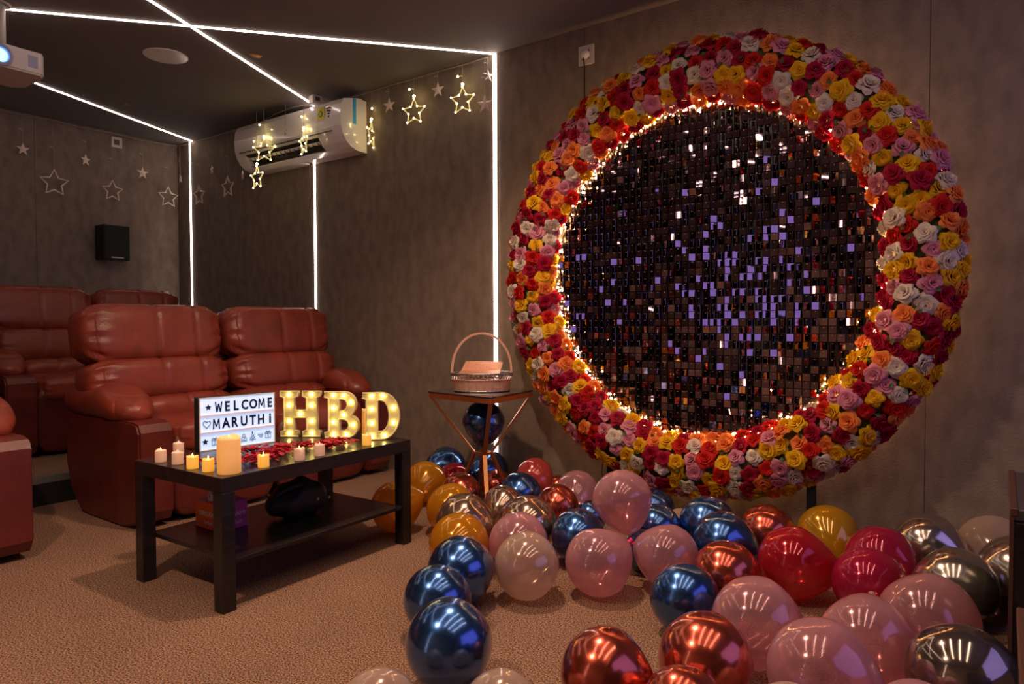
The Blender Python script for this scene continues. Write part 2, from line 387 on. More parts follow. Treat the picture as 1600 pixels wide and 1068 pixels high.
def recliner(label, x0, z0, arms, seats, cat='recliner'):
    """front faces +x. x0 = shift in x; arms = list of (y0, y1); seats = list of (y0, y1)"""
    t = thing('recliner_sofa', label, cat, (x0, 0, z0))
    for (a, b, c0, c1) in seats:          # seat from a to b, back rolls from c0 to c1
        cy = (c0 + c1) / 2; sy = (c1 - c0) / 2; sm = (-0.04, 0.52)
        puff(2.03, cy, 0.895, .135, sy, .158, 4.2, sm, 0.13, rot=-.16).obj('headrest', 'leather', t, True)
        puff(2.10, cy, 0.660, .140, sy, .112, 4.0, sm, 0.13, rot=-.12).obj('backrest', 'leather', t, True)
        cy = (a + b) / 2; sy = (b - a) / 2
        puff(2.16, cy, 0.505, .135, sy, .085, 3.0, sm, 0.04).obj('lumbar_cushion', 'leather', t, True)
        puff(2.36, cy, 0.405, .27, sy, .085, 4.5, (), 0.03).obj('seat_cushion', 'leather', t, True)
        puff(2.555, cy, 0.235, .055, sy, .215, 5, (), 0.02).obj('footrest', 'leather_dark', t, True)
    ya = min(q[0] for q in arms + seats); yb = max(q[1] for q in arms + seats)
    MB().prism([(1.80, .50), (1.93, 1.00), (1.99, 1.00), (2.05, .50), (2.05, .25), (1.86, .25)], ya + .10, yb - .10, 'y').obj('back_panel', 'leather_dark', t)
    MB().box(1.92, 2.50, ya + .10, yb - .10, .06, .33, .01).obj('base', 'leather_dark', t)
    for (a, b) in arms:
        cy = (a + b) / 2
        # side box with cut rear corner and rounded front top
        prof = [(1.87, .60), (1.855, .24), (1.90, .12), (2.00, .015), (2.10, .0), (2.46, .0), (2.60, .035), (2.625, .08), (2.625, .455), (2.605, .49), (2.56, .50), (2.30, .50)]
        bb = MB(); bb.prism(prof, a + .008, b - .008, 'y'); bb.prism([(p[0] - .012 * (1 if p[0] > 2.3 else -1), p[1] * .97 + .008) for p in prof], a, b, 'y')
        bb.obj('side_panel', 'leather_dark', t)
        # padded arm rest: axis x
        c = puff(0, 0, 0, (b - a) / 2 + .035, .345, .085, 2.6, (), 0.12, pends=(1,), pn=11, ny=44, nx=12, nz=12)
        vv = [(2.15 + y, cy + x * (1.0), .575 + z - max(0, (y - .12)) * .22) for (x, y, z) in c.v]
        c.v = vv; c.obj('armrest', 'leather', t, True)
    for (xx, yy) in ((1.98, ya + .2), (1.98, yb - .2), (2.45, ya + .2), (2.45, yb - .2)):
        MB().lathe([(0, .0), (.02, .0), (.02, .07), (0, .07)], 10, at=(xx, yy, 0)).obj('foot', 'black_matte', t)
    return t
recliner('red leather double recliner standing behind the coffee table, in the front row', 0, 0, [(-1.635, -1.475), (-.235, -.06)], [(-1.475, -.895, -1.66, -.905), (-.885, -.235, -.885, -.125)])
recliner('red leather recliner cut off by the left picture edge, in the front row', 0, 0, [(-2.215, -2.055), (-3.68, -3.52)], [(-2.86, -2.215, -2.86, -2.10), (-3.52, -2.87, -3.60, -2.87)])
recliner('red leather recliner row on the raised platform by the back wall', -1.50, .15, [(-1.655, -1.495), (-3.2, -3.04), (-.40, -.25)], [(-1.495, -.955, -1.60, -.955), (-.945, -.40, -.945, -.33), (-2.35, -1.655, -2.35, -1.61), (-3.04, -2.36, -3.1, -2.36)])

# ------------------------------------------------------------------ coffee table
TA = -0.0208
tb = thing('coffee_table', 'low black coffee table with a lower shelf on the carpet', 'table', (3.7433, -1.9175, 0))
# local frame: x from near corner back toward -x (0..-.55), y toward the wall (0..0.9)
tb.rotation_euler.z = 0.0208
def tbox(*a, nm='leg', bev=.0015): MB().box(*a, bev).obj(nm, 'black_wood', tb)
tbox(-.55, 0, 0, .90, .40, .45, nm='table_top')
for lx in (-.55, -.05):
    for ly in (0, .85): tbox(lx, lx + .05, ly, ly + .05, 0, .3995)
tbox(-.545, -.005, .051, .849, .155, .170, nm='shelf')
SH = .1705; TT = .4505
TM = Matrix.Translation((3.7433, -1.9175, 0)) @ Matrix.Rotation(0.0208, 4, 'Z')

# light box sign
sg = thing('light_box_sign', 'lit message box reading WELCOME MARUTHi on the coffee table', 'sign', (3.246, -1.704, TT), math.atan2(-(3.291 - 3.246), .315))
LW, LH = .315, .212
MB().box(-.05, -.004, 0, LW, 0, LH, .002).obj('case', 'black_matte', sg)
MB().box(-.0038, -.001, .004, LW - .004, .004, LH - .004).obj('panel', 'sign_panel', sg)
for (y0, y1, z0, z1) in ((0, LW, 0, .004), (0, LW, LH - .004, LH), (0, .004, .004, LH - .004), (LW - .004, LW, .004, LH - .004)):
    MB().box(-.0038, .002, y0, y1, z0, z1).obj('frame_edge', 'white_plastic', sg)
for z in (LH * .333, LH * .652): MB().box(-.001, .003, .004, LW - .004, z - .005, z + .004).obj('rail', 'sign_rail', sg)
RY = Matrix(((0, 0, 1, 0), (1, 0, 0, 0), (0, 1, 0, 0), (0, 0, 0, 1)))   # text x -> y, y -> z, z -> x
def glyph(ch, y, z, h, sx, bold=.0018):
    if ch in 'WM':
        hw, st = .0128, .0050; up = 1 if ch == 'W' else -1; q = MB()
        knots = [(-hw, up), (-hw * .55, -up), (0, up * .62), (hw * .55, -up), (hw, up)] if ch == 'W' else [(-hw * .92, -1), (-hw * .80, 1), (0, -.55), (hw * .80, 1), (hw * .92, -1)]
        for (a, b_), (c_, d) in zip(knots, knots[1:]):
            b_ *= h / 2; d *= h / 2
            q.prism([(a - st / 2, b_), (a + st / 2, b_), (c_ + st / 2, d), (c_ - st / 2, d)], -.0003, .0006, 'x')
        return link('letter', q.mesh('letter', 'ink'), sg, (.0005, y, z))
    me = text_mesh(ch, h * 1.42, 'ink', sx, bold=bold)
    zs = [v.co.y for v in me.vertices]; k = h / (max(zs) - min(zs)); me.transform(Matrix.Diagonal((1, k, 1, 1)))
    me.transform(RY); return link('letter', me, sg, (0.0003, y, z))
for ch, y in zip('WELCOME', (.077, .113, .149, .185, .221, .257, .294)): glyph(ch, y, .171, .041, .62 if ch in 'WM' else .72)
for ch, y in zip('MARUTH', (.067, .106, .143, .181, .218, .254)): glyph(ch, y, .104, .041, .64 if ch == 'M' else .74)
glyph('i', .294, .104, .041, .9)
def poly2(pts, y, z, nm, mt='ink', par=None, x0=.0002, x1=.0009):
    return MB().prism([(y + a, z + b) for a, b in pts], x0, x1, 'x').obj(nm, mt, par or sg)
def starpts(r, r2=.42, a0=90):
    return [(math.cos(math.radians(a0 + 36 * i)) * (r if i % 2 == 0 else r * r2), math.sin(math.radians(a0 + 36 * i)) * (r if i % 2 == 0 else r * r2)) for i in range(10)]
poly2(starpts(.0135, .45), .036, .172, 'star_mark'); poly2(starpts(.0135, .45), .022, .036, 'star_mark')
hp = []
for i in range(28):
    a = 2 * math.pi * i / 28; hp.append((16 * math.sin(a) ** 3 / 16 * .015, (13 * math.cos(a) - 5 * math.cos(2 * a) - 2 * math.cos(3 * a) - math.cos(4 * a)) / 16 * .016))
MB().tube([(.0006, .029 + a, .106 + b) for a, b in hp], .0012, 6, closed=True).obj('heart_mark', 'ink', sg)
def lines(nm, y, z, segs, r=.0010):
    b = MB()
    for sgm in segs: b.tube([(.0006, y + p[0] / 1000, z + p[1] / 1000) for p in sgm], r, 5)
    return b.obj(nm, 'ink', sg)
gift = [[(-11, -14), (11, -14), (11, 5), (-11, 5), (-11, -14)], [(-13, 5), (13, 5), (13, 10), (-13, 10), (-13, 5)], [(0, -14), (0, 10)], [(0, 10), (-7, 17), (-9, 11), (0, 10)], [(0, 10), (7, 17), (9, 11), (0, 10)]]
tree = [[(0, 16), (-6, 6), (6, 6), (0, 16)], [(-4, 6), (-10, -3), (10, -3), (4, 6)], [(-7, -3), (-13, -12), (13, -12), (7, -3)], [(-2, -12), (-2, -16), (2, -16), (2, -12)], [(-6, -7), (6, -8)], [(-4, 1), (5, 2)]]
lines('gift_drawing', .060, .034, gift); lines('gift_drawing', .284, .036, gift, .0012)
lines('cake_drawing', .100, .034, [[(-12, -12), (12, -12), (12, 2), (-12, 2), (-12, -12)], [(0, 2), (0, 14)]])
poly2(starpts(.005), .100, .050, 'candle_mark')
lines('cloud_drawing', .140, .034, [[(-12, -8), (-14, 0), (-7, 8), (0, 11), (8, 8), (13, 0), (11, -8), (-12, -8)]])
lines('bouquet_drawing', .180, .034, [[(-3, 16), (-8, 6), (-2, 2), (5, 6), (3, 14), (-3, 16)], [(-8, 4), (-11, -6), (-3, -10), (3, -3), (-4, 2)], [(4, 3), (11, -4), (6, -12), (-2, -9)], [(-9, -8), (-13, -15), (-2, -13), (9, -15), (12, -9)]])
lines('tree_drawing', .216, .034, tree); poly2(starpts(.005), .216, .053, 'tree_star')
lines('bird_drawing', .252, .037, [[(-12, 4), (-5, 6), (0, 2), (6, 6), (11, 3), (5, -1), (7, -8), (-2, -9), (-6, -2), (-12, 4)], [(-2, 2), (3, -4)]])

# marquee letters
def curve_plate(loops, depth, matn, nm, parent, res=None):
    cu = bpy.data.curves.new('c', 'CURVE'); cu.dimensions = '2D'; cu.fill_mode = 'BOTH'; cu.extrude = depth / 2
    for lp in loops:
        sp = cu.splines.new('POLY'); sp.points.add(len(lp) - 1); sp.use_cyclic_u = True
        for i, (a, b) in enumerate(lp): sp.points[i].co = (a, b, 0, 1)
    o = bpy.data.objects.new('c', cu); COL.objects.link(o); bpy.context.view_layer.update()
    me = bpy.data.meshes.new_from_object(o.evaluated_get(bpy.context.evaluated_depsgraph_get()))
    bpy.data.objects.remove(o); bpy.data.curves.remove(cu)
    me.materials.clear(); me.materials.append(MATS[matn]); me.transform(RY)
    return link(nm, me, parent)
def arc(cx, cy, rx, ry, a0, a1, n=14):
    return [(cx + rx * math.cos(math.radians(a0 + (a1 - a0) * i / n)), cy + ry * math.sin(math.radians(a0 + (a1 - a0) * i / n))) for i in range(n + 1)]
def marquee(kind, label, p, ang, bulbs, loops):
    t = thing('marquee_letter', label, 'letter light', (p[0], p[1], TT), ang)
    curve_plate(loops, .030, 'marquee', 'letter_body', t)
    for lp in loops:
        MB().tube([(.018, a, b) for a, b in lp], .0042, 6, closed=True).obj('rim', 'marquee', t)
        ed = MB(); n = len(lp)
        v = [(x, a, b) for x in (.010, .019) for a, b in lp]
        ed.add(v, [(k, (k + 1) % n, n + (k + 1) % n, n + k) for k in range(n)]); ed.obj('rim_wall', 'marquee', t)
    for (a, b) in bulbs: MB().sphere((.021, a, b), .0062, 8, 6).obj('bulb', 'marquee_bulb', t, True)
    return t
Lh = .204
def slabH():
    W = .176; s = .062; q = .022
    out = [(0, 0), (s + 2 * .008, 0), (s + 2 * .008, q)] ; x1 = .016; x2 = .062
    L = [(0, .004), (.078, .004), (.078, .026), (.060, .032), (.060, .088), (.116, .088), (.116, .032), (.098, .026), (.098, .004), (.176, .004), (.176, .026), (.160, .032),
         (.160, .176), (.176, .182), (.176, .204), (.098, .204), (.098, .182), (.116, .176), (.116, .120), (.060, .120), (.060, .176), (.078, .182), (.078, .204), (0, .204), (0, .182), (.016, .176), (.016, .032), (0, .026)]
    return [L], [(.038, .190), (.038, .142), (.038, .072), (.038, .018), (.138, .190), (.138, .142), (.138, .072), (.138, .018), (.088, .104)]
def slabB():
    L = [(0, .004), (.085, .004)] + arc(.090, .056, .060, .052, -80, 62, 12) + arc(.088, .150, .050, .054, -38, 88, 12) + [(0, .204), (0, .182), (.018, .176), (.018, .032), (0, .026)]
    h1 = [(.064, .034), (.082, .034)] + arc(.082, .060, .026, .026, -90, 90, 8) + [(.064, .086)]
    h2 = [(.064, .122), (.080, .122)] + arc(.080, .148, .022, .026, -90, 90, 8) + [(.064, .174)]
    return [L, h1, h2], [(.040, .190), (.040, .134), (.040, .072), (.040, .018), (.086, .190), (.118, .160), (.084, .104), (.126, .062), (.096, .018)]
def slabD():
    L = [(0, .004), (.080, .004)] + arc(.080, .104, .075, .100, -90, 90, 20) + [(0, .204), (0, .182), (.016, .176), (.016, .032), (0, .026)]
    h1 = [(.062, .036), (.078, .036)] + arc(.078, .104, .034, .068, -90, 90, 12) + [(.062, .172)]
    return [L, h1], [(.038, .190), (.038, .134), (.038, .074), (.038, .018), (.086, .190), (.130, .138), (.130, .074), (.090, .020)]
# y axis of the letter runs left->right: angle measured so local +y -> direction
def dirang(dx, dy): return math.atan2(-dx, dy)
lo, bu = slabH(); marquee('H', 'glowing bulb letter H, leftmost of the three, right of the message box', (3.203, -1.293), dirang(.150, .104), bu, lo)
lo, bu = slabB(); marquee('B', 'glowing bulb letter B between the H and the D', (3.392, -1.203), dirang(.127, .078), bu, lo)
lo, bu = slabD(); marquee('D', 'glowing bulb letter D nearest the right end of the table', (3.567, -1.148), dirang(.100, .108), bu, lo)

# candles
def candle(x, y, r, h, body, flame, label, grp=None):
    t = thing('led_candle', label, 'candle', (x, y, TT), random.uniform(0, 6), grp)
    n = 22; ph = random.uniform(0, 6)
    prof = [(r * .98, 0), (r, .002), (r, h * .5), (r * .985, h * .93)]
    b = MB(); v = []; f = []
    for (rr, z) in prof:
        for k in range(n): a = 2 * math.pi * k / n; v.append((rr * math.cos(a), rr * math.sin(a), z))
    wav = [h * (1.0 + (.055 * math.sin(2 * a + ph) + .04 * math.sin(5 * a + ph)) * min(1, .045 / h * 1.4)) for a in [2 * math.pi * k / n for k in range(n)]]
    for rr, dz in ((.97, 0), (.86, -.02 * h), (.80, -.14 * h), (.15, -.18 * h)):
        for k in range(n): a = 2 * math.pi * k / n; v.append((rr * r * math.cos(a), rr * r * math.sin(a), wav[k] + dz if rr > .8 else h * .96 + dz))
    m_ = len(v) // n
    for i in range(m_ - 1):
        for k in range(n): f.append((i * n + k, i * n + (k + 1) % n, (i + 1) * n + (k + 1) % n, (i + 1) * n + k))
    f.append(tuple(range(n))); f.append(tuple((m_ - 1) * n + k for k in range(n)))
    b.add(v, f); b.obj('wax_body', body, t, True)
    fh = min(.018, h * .35)
    MB().lathe([(.0005, h * .8), (.0035, h * .8 + .003), (.0042, h * .9), (.0028, h * .9 + fh * .5), (.0003, h * .9 + fh)], 8).obj('flame', flame, t, True)
    return t
candle(3.716 - .03, -1.888 + .035, .0385, .122, 'wax_big', 'flame', 'tall amber pillar candle at the near corner of the coffee table')
candle(3.500, -1.045, .036, .120, 'wax_big', 'flame', 'tall amber pillar candle partly hidden behind the letters B and D')
for (x, y, b, fl, lb) in [(3.310, -1.890, 'wax', 'flame', 'pale small candle at the far left corner of the table'),
                      (3.400, -1.876, 'wax', 'flame_dim', 'pale small candle beside the left end of the red petals'),
                      (3.215, -1.772, 'wax', 'flame_dim', 'pale small candle standing left of the message box'),
                      (3.515, -1.885, 'wax_lit', 'flame', 'bright yellow small candle, left one of two beside the tall pillar'),
                      (3.605, -1.880, 'wax_lit', 'flame', 'bright yellow small candle directly left of the tall pillar candle'),
                      (3.700, -1.730, 'wax_lit', 'flame', 'bright yellow small candle right of the tall pillar, before the petals'),
                      (3.702, -1.580, 'wax', 'flame', 'pinkish small candle below the letter H'),
                      (3.695, -1.482, 'wax', 'flame_dim', 'pinkish small candle below the letter B'),
                      (3.672, -1.222, 'wax_lit', 'flame_dim', 'small orange candle in front of the letter D')]:
    candle(x, y, .0195, .043, b, fl, lb)
# petals: a loose heart/ribbon of rose petals
b = MB(); rnd = random.Random(3)
path = [(3.36, -1.84), (3.47, -1.82), (3.56, -1.80), (3.60, -1.70), (3.56, -1.58), (3.52, -1.48), (3.56, -1.42), (3.58, -1.33), (3.56, -1.27)]
ctr = [(3.60, -1.68, .055), (3.55, -1.58, .05), (3.50, -1.50, .04), (3.58, -1.31, .05), (3.60, -1.36, .03), (3.53, -1.42, .03), (3.56, -1.80, .022), (3.46, -1.80, .02), (3.38, -1.82, .022), (3.44, -1.60, .03), (3.42, -1.66, .03)]
wts = [60, 60, 45, 85, 30, 35, 14, 10, 16, 36, 30]
for (cx, cy, sg_), nn in zip(ctr, wts):
    for i in range(int(nn * 1.9)):
        x = cx + rnd.gauss(0, sg_ * .6); y = cy + rnd.gauss(0, sg_ * .8); r = rnd.uniform(.007, .012); a = rnd.uniform(0, 6.28)
        tz = rnd.uniform(-.7, .7); tx = rnd.uniform(-.7, .7); z = TT + .006 + rnd.uniform(0, .018) * (1 if nn > 20 else .4)
        v = []
        for (u, w_, c) in [(-1, 0, .3), (-.6, -.8, .4), (0, -.3, 0), (0, 0, -.1), (0, .3, 0), (-.6, .8, .4), (.5, -.8, .3), (.5, .8, .3), (1, 0, .4)]:
            px = u * r; py = w_ * r; pz = c * r
            pz += px * tx * .6 + py * tz * .6
            v.append((x + px * math.cos(a) - py * math.sin(a), y + px * math.sin(a) + py * math.cos(a), max(z + pz, TT + .001)))
        b.add(v, [(0, 1, 3), (1, 6, 3), (6, 8, 3), (8, 7, 3), (7, 5, 3), (5, 0, 3)])
b.obj('rose_petals', 'petal_red', label='scattered heap of deep red rose petals in front of the message box and letters', cat='petals', kind='stuff', fix=False)

# things on the shelf
bx = thing('tissue_box', 'orange and purple tissue box lettered ORIGAMI on the table shelf', 'box', (3.425, -1.735, SH), 0)
S = .12
MB().box(-.16, 0, 0, S, 0, .105, .001).obj('carton', 'purple_card', bx)
MB().box(-.160, -.001, -.0012, -.0002, .001, .104).obj('side_panel', 'orange_card', bx, label='orange side of the box')
me = text_mesh('ORIGAMI', .023, 'box_print', 1.05, bold=.0004); me.transform(RY); link('lettering', me, bx, (.0008, .06, .055))
me = text_mesh('So Soft', .020, 'box_print', 1.0); me.transform(RY); link('lettering', me, bx, (.0008, .068, .024))
RX = Matrix(((1, 0, 0, 0), (0, 0, -1, 0), (0, 1, 0, 0), (0, 0, 0, 1)))
me = text_mesh('ORIGAMI', .026, 'box_print', 1.0, bold=.0004); me.transform(RX); link('lettering', me, bx, (-.08, -.002, .058))
me = text_mesh('So Soft', .020, 'box_print', 1.0); me.transform(RX); link('lettering', me, bx, (-.07, -.002, .026))
cr = MB(); prof = [(.050 * math.cos(math.radians(a)), .105 + .055 * math.sin(math.radians(a))) for a in range(0, 91, 15)]
cr.lathe([(max(r, .001), z) for r, z in prof], 20, at=(-.08, .06, 0)).obj('tissue_dome', 'tissue', bx, True, label='pale domed tissue cover')
me = text_mesh('P', .04, 'ink', 1.0, bold=.001); me.transform(RX); me.transform(Matrix.Rotation(math.radians(-25), 4, 'X')); link('print_mark', me, bx, (-.075, .018, .132))
# black bag
bg = thing('handbag', 'black soft bag lying on the table shelf', 'bag', (3.47, -1.42, SH))
c = puff(0, 0, 0, .085, .13, .060, 2.4, (), .05, ny=24, nx=10, nz=10)
c.v = [(x, y, z + .062 + (.028 * math.exp(-((y - .03) / .07) ** 2) if z > 0 else 0) + .006 * math.sin(y * 60 + x * 40)) for x, y, z in c.v]; c.obj('bag_body', 'bag', bg, True)
MB().tube([(.03 + .02 * math.sin(a), -.02 - .10 * math.cos(a), .10 + .035 * math.sin(a)) for a in [i * math.pi / 14 for i in range(15)]], .009, 8).obj('strap', 'bag', bg, True)
for p in ((.082, .04, .072), (.078, .10, .066)): MB().lathe([(.001, -.002), (.006, -.002), (.006, .003), (.001, .003)], 10, 'x', p).obj('buckle', 'grey_metal', bg)

# ------------------------------------------------------------------ hourglass side table
ht = thing('side_table', 'gold metal hourglass side table with a dark glass top', 'table', (3.63, -.385, 0))
cn = [(-.222, -.175), (.228, -.234), (.190, .177), (-.238, .247)]
GT = .60
top = [(a, b) for a, b in cn]
MB().prism(top, GT - .004, GT + .004, 'z').obj('glass_top', 'smoked_glass', ht)
def bar(p, q, wd, th, nm, m_='gold_metal'):
    p = Vector(p); q = Vector(q); d = (q - p).normalized(); o_ = Vector((0, 0, 1)) if abs(d.z) < .9 else Vector((1, 0, 0))
    s = d.cross(o_).normalized(); u_ = s.cross(d)
    v = [e + s * a * wd / 2 + u_ * c_ * th / 2 for e in (p, q) for a, c_ in ((-1, -1), (1, -1), (1, 1), (-1, 1))]
    return MB().add(v, [(3, 2, 1, 0), (4, 5, 6, 7), (0, 1, 5, 4), (1, 2, 6, 5), (2, 3, 7, 6), (3, 0, 4, 7)]).obj(nm, m_, ht)
for i in range(4):
    a, b_ = cn[i], cn[(i + 1) % 4]; bar((a[0] * .97, a[1] * .97, GT - .017), (b_[0] * .97, b_[1] * .97, GT - .017), .012, .024, 'rail')
    wv = (a[0] * .16, a[1] * .16, .283)
    bar((a[0] * .95, a[1] * .95, GT - .028), wv, .020, .012, 'upper_leg'); bar(wv, (a[0] * .60, a[1] * .60, .0), .020, .012, 'lower_leg')
for i in range(4):
    a, b_ = cn[i], cn[(i + 1) % 4]; bar((a[0] * .16, a[1] * .16, .283), (b_[0] * .16, b_[1] * .16, .283), .012, .012, 'waist_bar')

# gift basket: oval, long axis roughly along the picture
ang = math.atan2(.58, .81)
bk = thing('gift_basket', 'copper coloured oval gift basket with a tall handle on the glass side table', 'basket', (3.625, -.39, GT + .0045), ang)
A, Bb = .158, .115
def ell(a, k, z): return (A * k * math.cos(a), Bb * k * math.sin(a), z)
b = MB(); n = 40
b.add([ell(2 * math.pi * i / n, .90, .002) for i in range(n)] + [ell(2 * math.pi * i / n, .90, .008) for i in range(n)], [tuple(range(n)), tuple(range(2 * n - 1, n - 1, -1))] + [(k, (k + 1) % n, n + (k + 1) % n, n + k) for k in range(n)])
b.obj('bottom', 'silver_band', bk)
NS = 22
for i in range(NS):
    a0 = 2 * math.pi * (i + .03) / NS; a1 = 2 * math.pi * (i + .97) / NS; am = (a0 + a1) / 2
    v = []
    for k0 in (0, .025):
        for (kk, z) in ((.90, .004), (.985, .060)):
            for a in (a0, am, a1): v.append(ell(a, kk - k0 + (.005 if a == am else 0), z))
    MB().add(v, [(0, 1, 4, 3), (1, 2, 5, 4), (6, 9, 10, 7), (7, 10, 11, 8), (0, 3, 9, 6), (2, 8, 11, 5), (3, 4, 10, 9), (4, 5, 11, 10), (0, 6, 7, 1), (1, 7, 8, 2)]).obj('slat', 'basket_strip', bk)
for z, r in ((.004, .0045), (.062, .003), (.092, .0045)):
    k = .90 if z < .01 else 1.0
    MB().tube([ell(2 * math.pi * i / 40, k, z) for i in range(40)], r, 6, closed=True).obj('rim', 'silver_band' if z != .062 else 'basket_strip', bk, True)
for i in range(44):   # pierced band between the rims
    a0 = 2 * math.pi * i / 44; a1 = 2 * math.pi * (i + 1) / 44
    b = MB(); b.tube([ell(a0, 1, .063), ell((a0 + a1) / 2, 1.0, .078), ell(a0, 1, .091)], .0024, 5); b.tube([ell(a1, 1, .063), ell((a0 + a1) / 2, 1.0, .078), ell(a1, 1, .091)], .0024, 5)
    b.obj('band_scroll', 'silver_band', bk)
b = MB(); v = []; f = []; n = 28
for i in range(n + 1):
    t_ = math.pi * i / n; cx = -.148 * math.cos(t_); cz = .085 + .205 * math.sin(t_) ** .85
    for (dy, dr) in ((-.014, 0), (.014, 0), (.014, .011), (-.014, .011)):
        v.append((cx * (1 + dr / .15), dy, cz + dr * math.sin(t_)))
for i in range(n):
    for k in range(4): f.append((i * 4 + k, i * 4 + (k + 1) % 4, (i + 1) * 4 + (k + 1) % 4, (i + 1) * 4 + k))
f += [(0, 1, 2, 3), (n * 4 + 3, n * 4 + 2, n * 4 + 1, n * 4)]
b.add(v, f).obj('handle', 'basket_strip', bk)
# tilted copper tray card lying inside the basket
cdt = thing('copper_tray', 'shiny copper tray leaning inside the gift basket', 'tray', (3.625, -.39, GT + .035), ang)
v = []
for dz in (0, .006):
    v += [(-.128, -.066, .050 + dz), (.090, -.066, .050 + dz), (.110, .072, .108 + dz), (-.085, .072, .115 + dz), (-.105, 0, .068 + dz), (.098, 0, .070 + dz)]
MB().add(v, [(0, 1, 5, 4), (4, 5, 2, 3), (10, 11, 7, 6), (9, 8, 11, 10), (0, 6, 7, 1), (1, 7, 11, 5), (5, 11, 8, 2), (2, 8, 9, 3), (3, 9, 10, 4), (4, 10, 6, 0)]).obj('tray_plate', 'rose_copper', cdt)
MB().box(-.10, .09, -.060, .050, -.026, .030, .004).obj('tray_body', 'rose_copper', cdt)

# ------------------------------------------------------------------ flower wreath with sequin panel
X0, Z0, RO, RI = 4.6555, 1.1888, 1.0533, .7529
wt = thing('flower_wreath', 'large round wreath of coloured artificial roses standing against the wall', 'flower wreath', (X0, -.005, 0))
RM = (RO + RI) / 2; HA = (RO - RI) / 2
b = MB(); v = []; f = []; NU, NV = 96, 12
for i in range(NU):
    u = 2 * math.pi * i / NU
    for j in range(NV):
        w_ = 2 * math.pi * j / NV; rr = RM + (HA - .050) * math.cos(w_); y = -.105 - .052 * math.sin(w_)
        v.append((rr * math.cos(u), y, Z0 + rr * math.sin(u)))
for i in range(NU):
    for j in range(NV): f.append((i * NV + j, i * NV + (j + 1) % NV, ((i + 1) % NU) * NV + (j + 1) % NV, ((i + 1) % NU) * NV + j))
b.add(v, f).obj('ring_base', 'foliage', wt, True)
def rose_geo(seed, closed=1.0):
    """an open artificial rose, radius 1, facing +z"""
    r_ = random.Random(seed); v = []; f = []
    layers = [(5, .30, 1.04, .05, .50, 1.32), (5, .26, .88, .20, .62, 1.35), (5, .20, .66, .34, .76, 1.4), (4, .13, .44, .46, .86, 1.35), (3, .05, .24, .56, .90, 1.4)]
    for li, (n, r0, r1, z0, z1, wd) in enumerate(layers):
        off = r_.uniform(0, 6.28)
        for k in range(n):
            a = off + 2 * math.pi * k / n + r_.uniform(-.12, .12); s = len(v); NS_, NT = 5, 4
            rr1 = r1 * r_.uniform(.92, 1.06); lift = r_.uniform(-.08, .08)
            half = math.pi / n * wd
            for ti in range(NT):
                t = ti / (NT - 1)
                for si in range(NS_):
                    q = si / (NS_ - 1) * 2 - 1
                    aa = a + q * half * (1 - .22 * t * t) + .05 * math.sin(q * 5 + t * 3 + k)
                    pt = 1 - (.26 * abs(q) ** 1.3 if li < 2 else .06 * abs(q)) * t + (.06 * q if li > 1 else 0)         # pointed tip, spiralling inside
                    rad = (r0 + (rr1 - r0) * (t ** .8)) * pt
                    z = z0 + (z1 - z0) * math.sin(t * math.pi * (.5 if li > 0 else .70)) + lift * t
                    z -= (.24, .20, .12, .05, 0)[li] * (t ** 4) * (1 - .5 * abs(q))
                    z += .05 * math.sin(q * 7 + k * 2 + li) * t
                    v.append((rad * math.cos(aa), rad * math.sin(aa), z))
            for ti in range(NT - 1):
                for si in range(NS_ - 1):
                    i0 = s + ti * NS_ + si; f.append((i0, i0 + 1, i0 + NS_ + 1, i0 + NS_))
    return v, f
VARS = [rose_geo(s) for s in (11, 12, 13)]
ROSE_ME = {}
for cname in ROSE:
    for vi, (v, f) in enumerate(VARS): ROSE_ME[cname, vi] = MB().add(v, f).mesh('rose', 'rose_' + cname, True, fix=False)
rnd = random.Random(21)
spots = []
rows_ = [(-14, 1.0), (18, 1.0), (48, 1.0), (78, 1.0), (108, 1.0), (140, 1.0), (178, 1.0)]      # angle round the cross-section, outer edge -> inner edge
for ri, (phi, _) in enumerate(rows_):
    ph = math.radians(phi)
    rr = RM + (HA - .028) * math.cos(ph); y = -.105 - .068 * math.sin(ph)
    nn = int(2 * math.pi * rr / .067)
    for k in range(nn):
        u = 2 * math.pi * (k + .5 * (ri % 2)) / nn + rnd.uniform(-.012, .012)
        p2 = ph + rnd.uniform(-.12, .12); r2 = RM + (HA - .028 + rnd.uniform(-.01, .012)) * math.cos(p2); y2 = -.105 - (.068 + rnd.uniform(-.012, .016)) * math.sin(p2)
        nrm = Vector((math.cos(u) * math.cos(p2) * .85, -max(.35, math.sin(p2)), math.sin(u) * math.cos(p2) * .85)) + Vector((rnd.uniform(-.3, .3), rnd.uniform(-.2, .2), rnd.uniform(-.3, .3)))
        spots.append((Vector((r2 * math.cos(u), y2, Z0 + r2 * math.sin(u))), nrm.normalized()))
# two tones never repeat in a row: weighted random with neighbour memory
CW = [('crimson', .22), ('red', .12), ('yellow', .23), ('orange', .14), ('pink', .15), ('white', .14)]
last = None; data = []
for p, nrm in spots:
    while True:
        q = rnd.random(); acc = 0
        for c_, w_ in CW:
            acc += w_
            if q <= acc: break
        if c_ != last or rnd.random() < .35: break
    last = c_; data.append((p, nrm, c_, rnd.randrange(3), rnd.uniform(.040, .050), rnd.uniform(0, 6.28)))
camp = Vector(cam.location)
base = Vector((X0, -.005, 0))
data.sort(key=lambda d: (d[0] + base - camp).length / d[4] - (30 if d[1].y < -.5 else 0))
def rose_mat(d):
    p, nrm, c_, vi, s, sp = d
    q = nrm.to_track_quat('Z', 'Y').to_matrix().to_4x4()
    return Matrix.Translation(p - nrm * .012) @ q @ Matrix.Rotation(sp, 4, 'Z') @ Matrix.Scale(s, 4)
